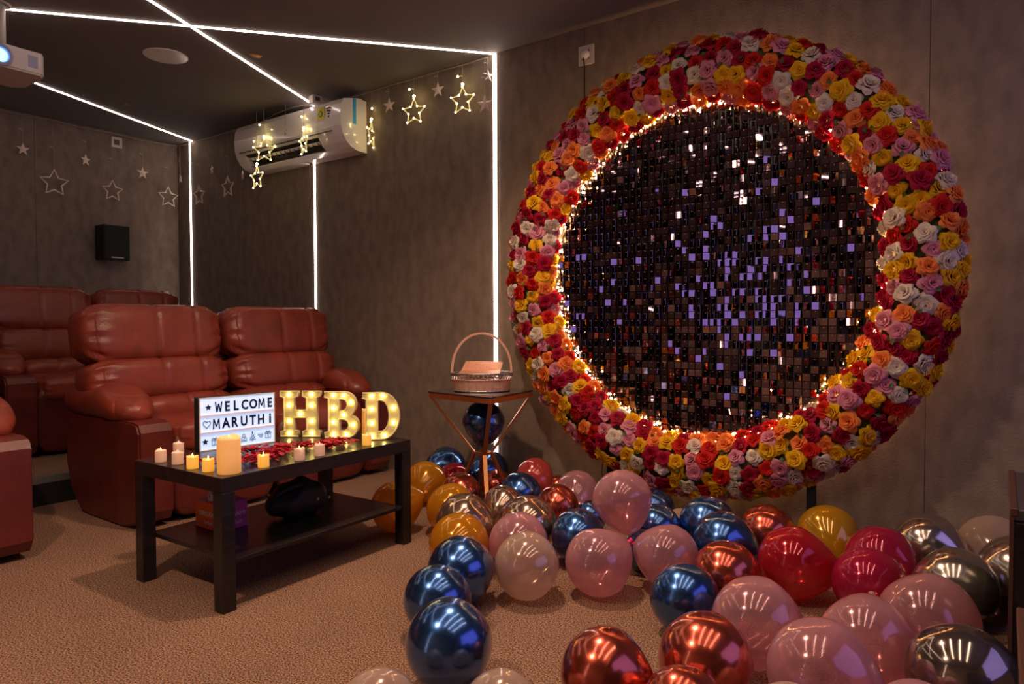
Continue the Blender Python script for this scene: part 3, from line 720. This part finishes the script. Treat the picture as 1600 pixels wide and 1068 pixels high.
for d in data[:300]:
    o = link('rose', ROSE_ME[d[2], d[3]], wt, label=d[2] + ' artificial rose'); o.matrix_local = rose_mat(d)
lf = MB()      # small green leaves between the flowers
for k in range(260):
    u = rnd.uniform(0, 6.28); ph = math.radians(rnd.uniform(-5, 180)); r2 = RM + (HA - .030) * math.cos(ph); p = Vector((r2 * math.cos(u), -.105 - .086 * math.sin(ph), Z0 + r2 * math.sin(u)))
    d1 = Vector((rnd.gauss(0, 1), -.35, rnd.gauss(0, 1))).normalized() * rnd.uniform(.020, .030); d2 = d1.cross(Vector((0, 1, 0))).normalized() * .009
    lf.add([p, p + d1 * .5 + d2 - Vector((0, .003, 0)), p + d1, p + d1 * .5 - d2 - Vector((0, .003, 0)), p + d1 * .5], [(0, 1, 4), (1, 2, 4), (2, 3, 4), (3, 0, 4)])
lf.obj('leaves', 'leaf_green', wt, kind='stuff', fix=False)
MS = list(ROSE); me_v = []; me_f = []; me_m = []
for d in data[300:]:
    M_ = rose_mat(d); v, f = VARS[d[3]]; n = len(me_v)
    me_v += [tuple(M_ @ Vector(p)) for p in v]; me_f += [tuple(i + n for i in q) for q in f]; me_m += [MS.index(d[2])] * len(f)
me = bpy.data.meshes.new('small_roses'); me.from_pydata(me_v, [], me_f)
for k in MS: me.materials.append(MATS['rose_' + k])
me.polygons.foreach_set('material_index', me_m); me.shade_smooth(); link('small_roses', me, wt, kind='stuff')
# fairy light strings behind the flowers: inner and outer edge
MB().tube([((RI + .045 + .008 * math.sin(i * 1.7)) * math.cos(2 * math.pi * i / 96), -.045 - .006 * math.cos(i * 2.3), Z0 + (RI + .045 + .008 * math.sin(i * 1.7)) * math.sin(2 * math.pi * i / 96)) for i in range(96)], .0018, 5, closed=True).obj('light_wire', 'wire', wt, label='thin wire of the inner string lights')
b = MB()
for i in range(330):
    u = 2 * math.pi * i / 330 + rnd.uniform(-.012, .012); rr = RI + .022 + rnd.uniform(-.020, .018); b.sphere((rr * math.cos(u), -.062 + rnd.uniform(-.022, .016), Z0 + rr * math.sin(u)), .0050, 6, 4)
b.obj('bulbs', 'fairy', wt, kind='stuff', label='tiny warm bulbs along the inner edge')
b = MB()
for i in range(90):
    u = 2 * math.pi * i / 90 + rnd.uniform(-.03, .03); rr = RO - .035 + rnd.uniform(-.02, .02); b.sphere((rr * math.cos(u), -.060 + rnd.uniform(-.02, .02), Z0 + rr * math.sin(u)), .0045, 6, 4)
b.obj('outer_bulbs', 'fairy_bulb', wt, kind='stuff', label='tiny warm bulbs along the outer edge')
for px in (.50, -.45):
    MB().box(px - .017, px + .017, -.085, -.055, 0.0, .30, .002).obj('stand_post', 'black_matte', wt)
    MB().box(px - .03, px + .03, -.20, -.01, 0.0, .012, .002).obj('stand_foot', 'black_matte', wt)

sp = thing('sequin_panel', 'round backdrop of dark mirrored square sequins inside the flower wreath', 'backdrop', (X0, -.035, 0))
n = 72; rr = RI + .03
MB().prism([(rr * math.cos(2 * math.pi * i / n), Z0 + rr * math.sin(2 * math.pi * i / n)) for i in range(n)], -.012, .0, 'y').obj('backing', 'panel_back', sp)
PT = .0338; NR = 23
for i in range(-NR, NR + 1):
    x = (i + .5) * PT; h2 = (rr - .01) ** 2 - x * x
    if h2 > .01: MB().box(x - .0028, x + .0028, -.022, -.0125, Z0 - math.sqrt(h2), Z0 + math.sqrt(h2)).obj('grid_rib', 'panel_back', sp)
def sequin_geo(bend):
    hw = .0148; th = .0004; v = []; f = []
    for (x, yb) in ((-hw, 0), (0, -bend), (hw, 0)):
        for z in (0, -.0150, -.0305):
            zz = z + .002; y = yb + (-bend * .6 if z == -.0150 else 0)
            v.append((x, y - th, zz)); v.append((x, y + th, zz))
    I = lambda c_, r_, s_: (c_ * 3 + r_) * 2 + s_
    for c_ in range(2):
        for r_ in range(2):
            f.append((I(c_, r_, 0), I(c_ + 1, r_, 0), I(c_ + 1, r_ + 1, 0), I(c_, r_ + 1, 0))); f.append((I(c_, r_, 1), I(c_, r_ + 1, 1), I(c_ + 1, r_ + 1, 1), I(c_ + 1, r_, 1)))
    for c_ in range(2):
        for r_ in (0, 2): f.append((I(c_, r_, 0), I(c_, r_, 1), I(c_ + 1, r_, 1), I(c_ + 1, r_, 0)))
    for r_ in range(2):
        for c_ in (0, 2): f.append((I(c_, r_, 0), I(c_, r_ + 1, 0), I(c_, r_ + 1, 1), I(c_, r_, 1)))
    # hanging pin
    s = len(v); v += [(-.0012, -.004, -.0022), (.0012, -.004, -.0022), (.0012, -.004, -.0046), (-.0012, -.004, -.0046), (0, .006, -.0034)]
    f += [(s, s + 1, s + 2, s + 3), (s, s + 4, s + 1), (s + 1, s + 4, s + 2), (s + 2, s + 4, s + 3), (s + 3, s + 4, s)]
    return v, f, 16 - 0
SEQ = [sequin_geo(bd) for bd in (0.0, .0001, -.00008)]
SEQ_ME = []
for v, f, _ in SEQ:
    me = MB().add(v, f).mesh('sequin', ['sequin', 'pin'], False, fix=False)
    for i, p in enumerate(me.polygons): p.material_index = 1 if i >= len(f) - 5 else 0
    SEQ_ME.append(me)
sq = []
rnd = random.Random(99)
for i in range(-NR, NR + 1):
    for j in range(-NR, NR + 1):
        x = i * PT; z = j * PT
        if x * x + z * z > (RI + .012) ** 2: continue
        e = min(1, math.hypot(x, z) / RI)
        q = rnd.random()
        pv = .04 + .44 * math.exp(-((x - .27) / .36) ** 2 - ((z + .08) / .40) ** 2)
        lv = .55 * max(0, min(1, (-x - .15) / .45))
        if q < pv: yaw = rnd.gauss(42, 5)
        elif rnd.random() < lv: yaw = rnd.gauss(-37, 6)
        elif q < .58: yaw = rnd.gauss(-2, 6)
        else: yaw = rnd.choice((-1, -1, 1)) * rnd.uniform(18, 76); yaw = yaw if not 30 < yaw < 56 else -yaw
        tilt = rnd.gauss(-1, 2.0) if rnd.random() < .95 else rnd.gauss(0, 10)
        M_ = Matrix.Translation((x, -.030, Z0 + z + .0142)) @ Matrix.Rotation(math.radians(yaw), 4, 'Z') @ Matrix.Rotation(math.radians(tilt), 4, 'X')
        sq.append((M_, rnd.randrange(3), x))
sq.sort(key=lambda s_: -s_[2])
for M_, vi, x in sq[:300]:
    o = link('sequin', SEQ_ME[vi], sp); o.matrix_local = M_
me_v = []; me_f = []; me_m = []
for M_, vi, x in sq[300:]:
    v, f, _ = SEQ[vi]; n = len(me_v); me_v += [tuple(M_ @ Vector(p)) for p in v]; me_f += [tuple(i + n for i in q) for q in f]
    me_m += [0] * (len(f) - 5) + [1] * 5
me = bpy.data.meshes.new('far_sequins'); me.from_pydata(me_v, [], me_f); me.materials.append(MATS['sequin']); me.materials.append(MATS['pin'])
me.polygons.foreach_set('material_index', me_m); link('far_sequins', me, sp, kind='stuff')

# ------------------------------------------------------------------ balloons
BAL = [
 (1,'blue',3.185,-.174,.116,.119,'chrome blue balloon by the wall, behind the left side of the gold table'),
 (2,'blue',3.454,-.117,.113,.117,'chrome blue balloon by the wall, behind the legs of the gold table'),
 (3,'red',3.355,-.301,.091,.093,'small clear red balloon between two chrome ones left of the gold table leg'),
 (4,'gold',3.33,-.501,.108,.111,'amber balloon standing upright just right of the coffee table leg'),
 (5,'gold',3.568,-.952,.114,.117,'amber balloon lying behind the right leg of the coffee table'),
 (6,'gold',3.782,-.824,.112,.115,'amber balloon rightmost of the three tied amber ones'),
 (7,'copper',3.610,-.545,.1,.103,'copper red balloon in front of the left legs of the gold table'),
 (8,'copper',3.620,-.258,.083,.085,'small copper red balloon beneath the middle of the gold table'),
 (9,'blue',3.88,-.411,.105,.108,'chrome blue balloon just right of the gold table'),
 (10,'rose',3.835,-.211,.15,.101,'pearly coral balloon against the wall, highest right of the gold table'),
 (11,'copper',3.887,-.071,.069,.071,'small orange copper balloon peeking out beside the coral balloon'),
 (12,'pink',4.112,-.253,.109,.112,'pale pink balloon by the wall under the left foot of the wreath'),
 (13,'copper',4.131,-.467,.097,.1,'orange copper balloon between the champagne balloons and the pale pink one'),
 (14,'champ',3.93,-.624,.096,.099,'small champagne balloon at the front foot of the gold table'),
 (15,'champ',3.996,-.983,.118,.122,'champagne balloon behind the frontmost amber balloon'),
 (16,'champ',4.216,-.833,.114,.118,'champagne balloon behind the pale pink balloon, right of two large champagne ones'),
 (17,'gold',4.135,-1.185,.112,.115,'amber balloon standing alone behind the rearmost of three front blue balloons'),
 (18,'pink',4.328,-1.06,.114,.117,'pale pink balloon directly behind the clear whitish balloon'),
 (19,'white',4.485,-1.235,.112,.116,'milky whitish balloon on the open carpet beside the blue ones'),
 (20,'blue',4.327,-1.401,.116,.116,'chrome blue balloon, rearmost of the three along the carpet edge'),
 (21,'blue',4.408,-1.612,.103,.106,'chrome blue balloon, middle of the three along the carpet edge'),
 (22,'blue',4.646,-1.831,.113,.117,'large chrome blue balloon, frontmost of the three along the carpet edge'),
 (23,'blue',4.455,-.839,.106,.109,'chrome blue balloon left of the tied pink cluster'),
 (24,'blue',4.304,-.47,.073,.076,'small chrome blue balloon half hidden behind the raised pink balloon'),
 (25,'pink',4.612,-.765,.262,.117,'pale pink balloon raised on top of the tied pink cluster'),
 (26,'pink',4.672,-1.066,.115,.119,'pale pink balloon at the front left of the tied pink cluster'),
 (27,'pink',4.845,-.886,.124,.113,'pale pink balloon at the right of the tied pink cluster'),
 (28,'blue',4.522,-.263,.094,.097,'chrome blue balloon below the wreath, rear of two right of the raised pink one'),
 (29,'blue',4.654,-.535,.098,.101,'chrome blue balloon below the wreath, front of two right of the raised pink one'),
 (30,'blue',4.825,-.421,.117,.119,'chrome blue balloon under the wreath, rear of the touching pair in the middle'),
 (31,'blue',4.964,-.619,.116,.119,'chrome blue balloon under the wreath, front of the touching pair in the middle'),
 (32,'copper',5.051,-.369,.111,.111,'copper red balloon touching the lowest flowers of the wreath'),
 (33,'ygold',5.261,-.286,.114,.117,'shiny yellow gold balloon by the right stand post of the wreath'),
 (34,'red',5.24,-.713,.122,.125,'large translucent red balloon pointing its neck to the right'),
 (35,'copper',5.065,-.908,.112,.11,'copper red balloon between the chrome blue ones and the large red one'),
 (36,'magenta',5.473,-.499,.115,.119,'magenta balloon, rear of the two magenta ones'),
 (37,'magenta',5.471,-.75,.121,.111,'deep magenta balloon, front of the two magenta ones'),
 (38,'silver',5.6,-.266,.127,.123,'champagne silver balloon by the wall behind the magenta balloons'),
 (39,'silver',5.697,-.625,.122,.119,'champagne silver balloon in front of the wall-side silver one'),
 (40,'white',5.792,-.122,.116,.12,'pearly white balloon against the wall at the right edge'),
 (41,'silver',5.872,-.448,.128,.132,'bright silver balloon cut by the black bench at the right edge'),
 (42,'blue',5.023,-1.171,.104,.107,'chrome blue balloon alone among the red and pink front balloons'),
 (43,'pink',5.269,-1.259,.12,.124,'pale pink balloon right of the lone front chrome blue one'),
 (44,'copper',5.046,-1.726,.106,.11,'copper red balloon at the bottom, leftmost of three front copper ones'),
 (45,'copper',5.225,-1.539,.115,.118,'copper red balloon at the bottom, tallest of three front copper ones'),
 (46,'copper',5.247,-1.751,.107,.095,'copper red balloon barely rising above the bottom picture edge'),
 (47,'pink',5.528,-1.184,.114,.118,'dusky pink balloon directly in front of the deep magenta one'),
 (48,'pink',5.65,-.975,.123,.127,'dusky pink balloon in front of the champagne silver one'),
 (49,'pink',5.475,-1.457,.122,.126,'dusky pink balloon at the bottom, largest pink one in the foreground'),
 (50,'dsilver',5.743,-1.278,.128,.123,'dark smoky silver balloon in the bottom right corner'),
 (51,'pink',5.675,-1.551,.110,.097,'dusky pink balloon barely visible at the bottom between pink and smoky silver'),
 (53,'white',4.702,-2.139,.092,.095,'whitish balloon just showing at the bottom edge, left of the front blue one'),
 (54,'white',4.92,-1.975,.089,.092,'whitish balloon just showing at the bottom edge, right of the front blue one'),
 (55,'blue',4.700,-.760,.080,.080,'small dark blue balloon hidden under the tied pink cluster'),
 (57,'white',4.667,-.320,.067,.069,'small whitish balloon glimpsed behind the chrome blue ones under the wreath'),
 (58,'white',5.46,-1.68,.095,.095,'whitish balloon at the very bottom edge before the largest pink one'),
]
def balloon_mesh():
    b = MB(); prof = [(.001, -1.0)]
    for i in range(1, 16):
        t = math.pi * i / 30; prof.append((math.sin(t), -math.cos(t)))
    for i in range(0, 15):
        t = i / 14; prof.append((max(.06, math.cos(t * math.pi / 2) ** .66 * (1 - .06 * math.sin(t * math.pi))), t * 1.16))
    b.lathe(prof, 40); return b.mesh('balloon', 'ball_blue', True)
def knot_mesh():
    return MB().lathe([(.055, 1.15), (.045, 1.19), (.075, 1.22), (.05, 1.25), (.09, 1.33), (.085, 1.33), (.03, 1.26)], 14).mesh('knot', 'ball_blue', True)
BM = balloon_mesh(); KM = knot_mesh()
NECK = {5: (.55, .75, .35), 6: (-.85, .4, .1), 4: (.3, -.6, -.65), 34: (.92, .3, -.15), 43: (.5, .6, -.5), 44: (.7, .2, -.5), 25: (.35, -.15, -.9), 26: (.35, .85, .30),
        27: (-.9, .05, .12), 14: (.1, -.6, -.7), 10: (.6, -.2, -.6), 33: (.3, -.5, -.75), 56: (0, 0, -1), 36: (.5, -.4, -.6), 12: (.2, -.3, -.9), 15: (.75, .35, -.3), 17: (-.3, .5, -.6), 49: (.75, -.1, -.6), 38: (.8, -.2, -.5), 31: (.6, .1, -.8), 45: (.2, .5, -.8)}
rnd = random.Random(5)
GN = {'blue': 'chrome blue balloons on the carpet', 'copper': 'copper red balloons on the carpet', 'pink': 'pink balloons on the carpet'}
for (i, col, x, y, z, r, lab) in BAL + [(56, 'blue', 3.632, -.385, .440, .112, 'chrome blue balloon caught inside the frame of the gold side table')]:
    z = max(z, r + .0015)
    nd = Vector(NECK[i]) if i in NECK else Vector((rnd.uniform(-.7, .1), rnd.uniform(.2, .9), rnd.uniform(-.35, .15)))
    nd.normalize()
    if z - .0 < r * 1.3 and nd.z < -.4 : nd.z = -.4; nd.normalize()
    if nd.z < 0 and z - r < .05: nd.z = max(nd.z, -.30); nd.normalize()
    if y + r > -.12 and nd.y > 0: nd.y = -nd.y
    o = link('balloon', BM, None, (x, y, z), lab, 'balloon', 'balloons scattered over the carpet'); o.scale = (r * .995,) * 3; o.rotation_mode = 'QUATERNION'; o.rotation_quaternion = nd.to_track_quat('Z', 'Y')
    k = link('knot', KM, o)
    for q in (o, k):
        q.material_slots[0].link = 'OBJECT'; q.material_slots[0].material = MATS['ball_' + col]
    if i in (25, 26, 27): k.material_slots[0].material = MATS['knot_pink']; k['label'] = 'bright pink knot'

# ------------------------------------------------------------------ air conditioner
ac = thing('air_conditioner', 'white wall mounted air conditioner hung with star lights', 'air conditioner', (0, 0, 0))
full = [(0, 2.08), (0, 2.418), (-.06, 2.425), (-.12, 2.412), (-.19, 2.395), (-.212, 2.36), (-.220, 2.29), (-.216, 2.22), (-.200, 2.170), (-.172, 2.128), (-.132, 2.098), (-.085, 2.083)]
slot = [(0, 2.08), (0, 2.418), (-.06, 2.425), (-.12, 2.412), (-.19, 2.395), (-.212, 2.36), (-.220, 2.29), (-.216, 2.22), (-.206, 2.178), (-.150, 2.165), (-.125, 2.120), (-.140, 2.103), (-.132, 2.098), (-.085, 2.083)]
fl_ = [(y, z) for y, z in full]
b = MB(); b.prism(fl_, 1.19, 1.30, 'x'); b.prism(slot, 1.30, 2.12, 'x'); b.prism(fl_, 2.12, 2.335, 'x'); b.obj('body', 'white_plastic', ac)
MB().prism([(y * 1.01, z) for y, z in full], 2.336, 2.36, 'x').obj('end_cap', 'white_plastic', ac)
MB().prism([(-.2055, 2.1755), (-.1520, 2.1625), (-.1275, 2.1200), (-.1410, 2.1045), (-.1380, 2.1030), (-.1240, 2.1200), (-.1490, 2.1660), (-.2055, 2.1785)], 1.303, 2.117, 'x').obj('outlet_duct', 'dark_slot', ac)
MB().prism([(-.186, 2.1485), (-.189, 2.1555), (-.176, 2.1470), (-.173, 2.1400)], 1.31, 2.11, 'x').obj('air_vane', 'white_plastic', ac)
for i in range(16): MB().prism([(-.190, 2.145), (-.186, 2.165), (-.152, 2.150), (-.156, 2.126)], 1.34 + i * .05, 1.343 + i * .05, 'x').obj('fin', 'dark_slot', ac)
MB().box(1.25, 2.27, -.2215, -.214, 2.195, 2.199).obj('panel_seam', 'dark_slot', ac)
MB().box(1.30, 2.12, -.152, -.146, 2.1035, 2.1065).obj('panel_seam', 'dark_slot', ac)
MB().box(2.135, 2.205, -.2225, -.2165, 2.282, 2.358).obj('sticker', 'sticker_yellow', ac, label='yellow energy sticker')
MB().lathe([(.001, -.001), (.022, -.001), (.022, .001), (.001, .001)], 20, 'y', (2.17, -.2235, 2.318)).obj('sticker_seal', 'sticker_green', ac)
MB().lathe([(.001, -.0015), (.010, -.0015), (.010, .001), (.001, .001)], 16, 'y', (2.17, -.2245, 2.318)).obj('sticker_emblem', 'sticker_yellow', ac)
for i, (dx, dz, w_) in enumerate([(-.016, .02, .010), (0, .022, .010), (.016, .02, .010), (-.008, .004, .014), (.01, 0, .012), (0, -.016, .018), (0, -.034, .014)]):
    MB().box(2.245 + dx - w_ / 2, 2.245 + dx + w_ / 2, -.2220, -.2165, 2.325 + dz - .004, 2.325 + dz + .005).obj('emblem', 'sticker_red' if i < 3 else 'ink', ac)
MB().box(2.3595, 2.3612, -.118, -.090, 2.25, 2.413).obj('tape', 'tape_blue', ac, label='bright blue strip of tape')
# pipe stub above the wall light
MB().tube([(1.826, -.03, 2.085), (1.826, -.03, 2.055)], .012, 8).obj('drain_stub', 'copper_dark', ac)

# ------------------------------------------------------------------ sockets, speaker, ceiling fittings
def plate(label, loc, rz, w_=.085, h=.085, name='socket_plate'):
    """faces local +x"""
    t = thing(name, label, 'socket', loc, rz)
    MB().box(0, .010, -w_ / 2, w_ / 2, -h / 2, h / 2, .002).obj('cover', 'white_matte', t)
    MB().box(.0102, .012, -w_ * .24, w_ * .24, -h * .24, h * .24).obj('insert', 'socket_hole', t)
    return t
plate('white square socket plate high on the back wall among the star strings', (0.0, -.503, 2.41), 0)
t = plate('white square socket box on top of the air conditioner', (2.03, -.14, 2.462), math.radians(-8), .07, .056)
MB().box(-.05, -.001, -.03, .03, -.026, .026).obj('box_body', 'white_matte', t)
t = plate('beige socket plate with a white plug left above the wreath', (4.025, 0.0, 2.345), math.radians(-90), .09, .10)
MB().lathe([(.001, .034), (.016, .033), (.024, .024), (.025, .0125), (.001, .0125)], 16, 'x', (0, 0, 0)).obj('plug', 'white_plastic', t, True)
MB().tube([(4.022, -.03, 2.325), (4.018, -.012, 2.28), (4.014, -.006, 2.1), (4.02, -.006, 1.9), (4.06, -.01, 1.82)], .0035, 6).obj('power_cord', 'black_wire', label='thin black cord running down the wall from the plug to the wreath', cat='cord')
MB().tube([(4.17, -.10, .33), (4.165, -.105, .29), (4.175, -.10, .25), (4.17, -.11, .20), (4.18, -.10, .14)], .003, 6).obj('hanging_wire', 'black_wire', label='thin dark wire hanging below the left underside of the wreath', cat='cord')
spk = thing('wall_speaker', 'black box loudspeaker on the back wall', 'speaker', (0.0, -.59, 1.59))
MB().box(.03, .17, -.100, .100, -.135, .135, .006).obj('cabinet', 'black_matte', spk)
MB().box(.1702, .178, -.094, .094, -.129, .129, .003).obj('grille', 'black_grille', spk)
MB().box(.0, .03, -.03, .03, -.05, .05).obj('bracket', 'black_matte', spk)
MB().box(.1785, .1800, -.045, .045, -.122, -.112).obj('badge', 'grey_metal', spk)
cs = thing('ceiling_speaker', 'flat round white loudspeaker set in the ceiling', 'ceiling speaker', (1.882, -1.087, H))
MB().lathe([(.001, -.006), (.112, -.006), (.118, -.003), (.118, 0)], 40).obj('grille', 'white_plastic', cs)
MB().box(.035, .070, -.075, -.066, -.0072, -.0062).obj('badge', 'grey_metal', cs)
for (x, y, lb) in [(2.299, -.784, 'small unlit copper downlight in the ceiling near the air conditioner'), (.794, -.797, 'small unlit copper downlight in the ceiling over the back row')]:
    t = thing('downlight', lb, 'downlight', (x, y, H))
    MB().lathe([(.020, -.002), (.030, -.004), (.032, -.001), (.032, 0)], 20).obj('trim_ring', 'copper_dark', t, True)
    MB().lathe([(.001, -.004), (.014, -.0035), (.020, -.001)], 16).obj('lamp', 'gold_metal', t, True)
# projector
pj = thing('projector', 'white ceiling projector with a blue glowing lens', 'projector', (2.05, -1.93, 2.15))
prof = [(-.335, .0), (-.29, -.012), (-.02, -.004), (0, 0.004), (0, .088), (-.008, .098), (-.335, .10)]
out = [(-.30, -.17), (-.02, -.17), (0, -.15), (0, .150), (-.035, .172), (-.255, .172), (-.30, .13)]
b = MB(); b.prism(out, 0.0, .096, 'z'); b.obj('housing', 'white_plastic', pj)
MB().prism([(a * .97 - .004, c_ * .97) for a, c_ in out], -.010, .0, 'z').obj('underside', 'white_matte', pj)
MB().lathe([(.045, .0), (.052, .012), (.050, .022), (.036, .024), (.034, .010)], 28, 'x', (0, -.02, .038)).obj('lens_ring', 'lens_ring', pj, True)
MB().lathe([(.001, .012), (.030, .010)], 20, 'x', (0, -.02, .038)).obj('lens', 'lens_glow', pj)
MB().box(.0, .0015, .095, .135, .02, .075).obj('vent_panel', 'lens_ring', pj)
mt = MB(); mt.prism([(-.24, .00), (-.10, .00), (-.10, .10), (-.24, .10)], .108, .114, 'z'); mt.obj('mount_plate', 'grey_metal', pj)
MB().box(-.16, -.06, .02, .07, .113, .118).obj('mount_arm', 'grey_metal', pj)
for (a, c_) in ((-.22, .02), (-.12, .02), (-.22, .08), (-.12, .08)): MB().lathe([(.006, .096), (.006, .112)], 8, at=(a, c_, 0)).obj('bolt', 'grey_metal', pj)
MB().lathe([(.001, .113), (.028, .113), (.028, .338), (.001, .338)], 20, at=(-.17, .035, 0)).obj('mount_pole', 'white_matte', pj, True)
MB().lathe([(.05, .330), (.05, .3405), (.001, .3405), (.001, .330)], 20, at=(-.17, .035, 0)).obj('ceiling_plate', 'white_matte', pj)

# ------------------------------------------------------------------ star curtain
cords = MB(); ZC = 2.462
pts = [(.03, -1.7, 2.475)]
for i, y in enumerate([-1.45, -1.168, -.971, -.752, -.56, -.322, -.113]): pts.append((.035, y, 2.470 - (.008 if i % 2 else 0)))
pts += [(.06, -.03, 2.468), (.20, -.03, 2.465), (.415, -.03, 2.468), (.60, -.03, 2.462), (.828, -.03, 2.467), (1.0, -.03, 2.460), (1.25, -.04, 2.455), (1.53, -.12, 2.452), (1.8, -.16, 2.447), (2.0, -.14, 2.44), (2.2, -.05, 2.452), (2.42, -.03, 2.46), (2.62, -.03, 2.468), (2.84, -.03, 2.464), (3.03, -.03, 2.468), (3.23, -.03, 2.464), (3.395, -.03, 2.468)]
MB().tube(pts, .0028, 5).obj('string_lights', 'wire', label='thin cord carrying the hanging stars along the ceiling edge', cat='cord')
def star_outline(r, th, lit, t, normal_rot):
    P_ = [(0, a, b_) for a, b_ in starpts(r, .50)]
    MB().tube(P_, th * (1.0 if lit else 1.35), 6, closed=True).obj('star_frame', 'star_lit' if lit else 'star_plastic', t, False)
    if lit:
        for (x, a, b_) in P_: MB().sphere((.004, a, b_), .0055, 6, 5).obj('bulb', 'star_bulb', t, True)
        MB().sphere((0, 0, r + .016), .0085, 6, 5).obj('bulb', 'star_bulb', t, True)
def star_solid(r, t):
    P_ = starpts(r, .42); v = [(0, a, b_) for a, b_ in P_] + [(.009, 0, 0), (-.009, 0, 0)]
    MB().add(v, [(i, (i + 1) % 10, 10) for i in range(10)] + [((i + 1) % 10, i, 11) for i in range(10)]).obj('star_body', 'star_plastic', t)
def pendant(x, y, z, big, lit, rz, label, ztop=ZC, r=None):
    t = thing('hanging_star', label, 'star light', (x, y, z), rz, 'star curtain pendants')
    r = r or (.082 if big else .046)
    if big: star_outline(r, .0052, lit, t, 0)
    else: star_solid(r, t)
    top = ztop - z
    if top > r + .01:
        wp = [(0, 0, r), (.002, .001, r + (top - r) * .4), (-.001, -.001, r + (top - r) * .7), (0, 0, top)]
        MB().tube(wp, .0014, 4).obj('wire', 'wire', t)
        zz = r + (top - r) * .45
        MB().tube([(0, 0, zz), (.002, -.012, zz + .006), (.002, -.026, zz + .002)], .0016, 4).obj('side_twig', 'star_plastic' if not lit else 'star_lit', t)
        if lit: MB().sphere((.004, -.030, zz + .003), .0065, 6, 5).obj('bulb', 'star_bulb', t, True)
    return t
N90 = math.radians(-90)
pendant(.05, -1.168, 2.215, 0, 0, .1, 'small faceted star, leftmost on the back wall')
pendant(.05, -.971, 2.005, 1, 0, 0, 'large unlit outline star, leftmost of three on the back wall', r=.098)
pendant(.05, -.752, 2.216, 0, 0, .35, 'small faceted star left of the socket plate on the back wall', r=.048)
pendant(.05, -.56, 2.010, 1, 0, .05, 'large unlit outline star below the back wall socket plate')
pendant(.05, -.322, 2.192, 0, 0, .1, 'small faceted star right of the back wall socket plate', r=.052)
pendant(.05, -.113, 2.025, 1, 0, 0, 'large unlit outline star nearest the far corner', r=.086)
pendant(.13, -.05, 2.18, 0, 0, N90 - .2, 'small faceted star seen edge-on just left of the corner light strip')
pendant(.415, -.05, 2.011, 1, 0, N90, 'large unlit outline star just right of the corner light strip')
pendant(.608, -.05, 2.194, 0, 0, N90 - .2, 'small faceted star between the corner light strip and the air conditioner')
pendant(.828, -.05, 2.03, 1, 0, N90, 'large unlit outline star left of the air conditioner')
pendant(1.03, -.05, 2.095, 0, 0, N90 - .3, 'small star half hidden by the left end of the air conditioner')
pendant(1.503, -.245, 1.985, 1, 1, -.60 + N90 * .0 + math.radians(-60), 'glowing star hanging below the left end of the air conditioner', ztop=2.452)
pendant(1.59, -.245, 2.163, 1, 1, N90 + .5, 'glowing star on the left front of the air conditioner', ztop=2.452)
pendant(1.82, -.235, 2.26, 0, 0, N90 - .2, 'small unlit star on the middle of the air conditioner front', ztop=2.447, r=.036)
pendant(2.025, -.245, 2.150, 1, 1, N90 - .35, 'glowing star on the centre front of the air conditioner', ztop=2.44)
pendant(2.46, -.05, 2.175, 1, 1, math.radians(-150), 'glowing star seen edge-on beside the right end of the air conditioner', r=.085)
pendant(2.623, -.05, 2.335, 0, 0, N90 + .15, 'small unlit star left of the two bright wall stars', r=.050)
pendant(2.839, -.05, 2.255, 1, 1, N90 + .25, 'glowing wall star, left of the bright pair', r=.079)
pendant(3.034, -.05, 2.350, 0, 0, N90 + .1, 'small unlit star between the two bright wall stars', r=.050)
pendant(3.227, -.05, 2.250, 1, 1, N90 + .2, 'glowing wall star, right of the bright pair', r=.079)
pendant(3.39, -.05, 2.200, 0, 0, N90 + .2, 'small unlit star touching the tall light strip', r=.054)
pendant(3.405, -.04, 2.36, 0, 0, N90 + 1.0, 'tiny upper star beside the top of the tall light strip', r=.036)

# ------------------------------------------------------------------ dark benches at the right edge
def bench(label, x0, x1, y0, y1, h):
    t = thing('wooden_bench', label, 'bench', (x0, y0, 0))
    a, b_ = x1 - x0, y1 - y0
    MB().box(0, a, 0, b_, 0.0, h - .03, .004).obj('body', 'black_wood', t)
    MB().box(-.001, a, -.001, b_, h - .029, h, .003).obj('top', 'bench_top', t)
    MB().box(-.004, .012, -.004, b_ + .002, h - .018, h + .003, .002).obj('edge_trim', 'brown_trim', t)
    MB().box(-.004, .004, -.004, .004, .0, h - .019).obj('corner_trim', 'brown_trim', t)
bench('black wooden bench with a brown edge, farther one at the right edge', 5.832, 6.5, -1.13, -.62, .50)
bench('black wooden bench with a brown edge, nearer one at the bottom right', 5.835, 6.5, -2.6, -1.84, .50)
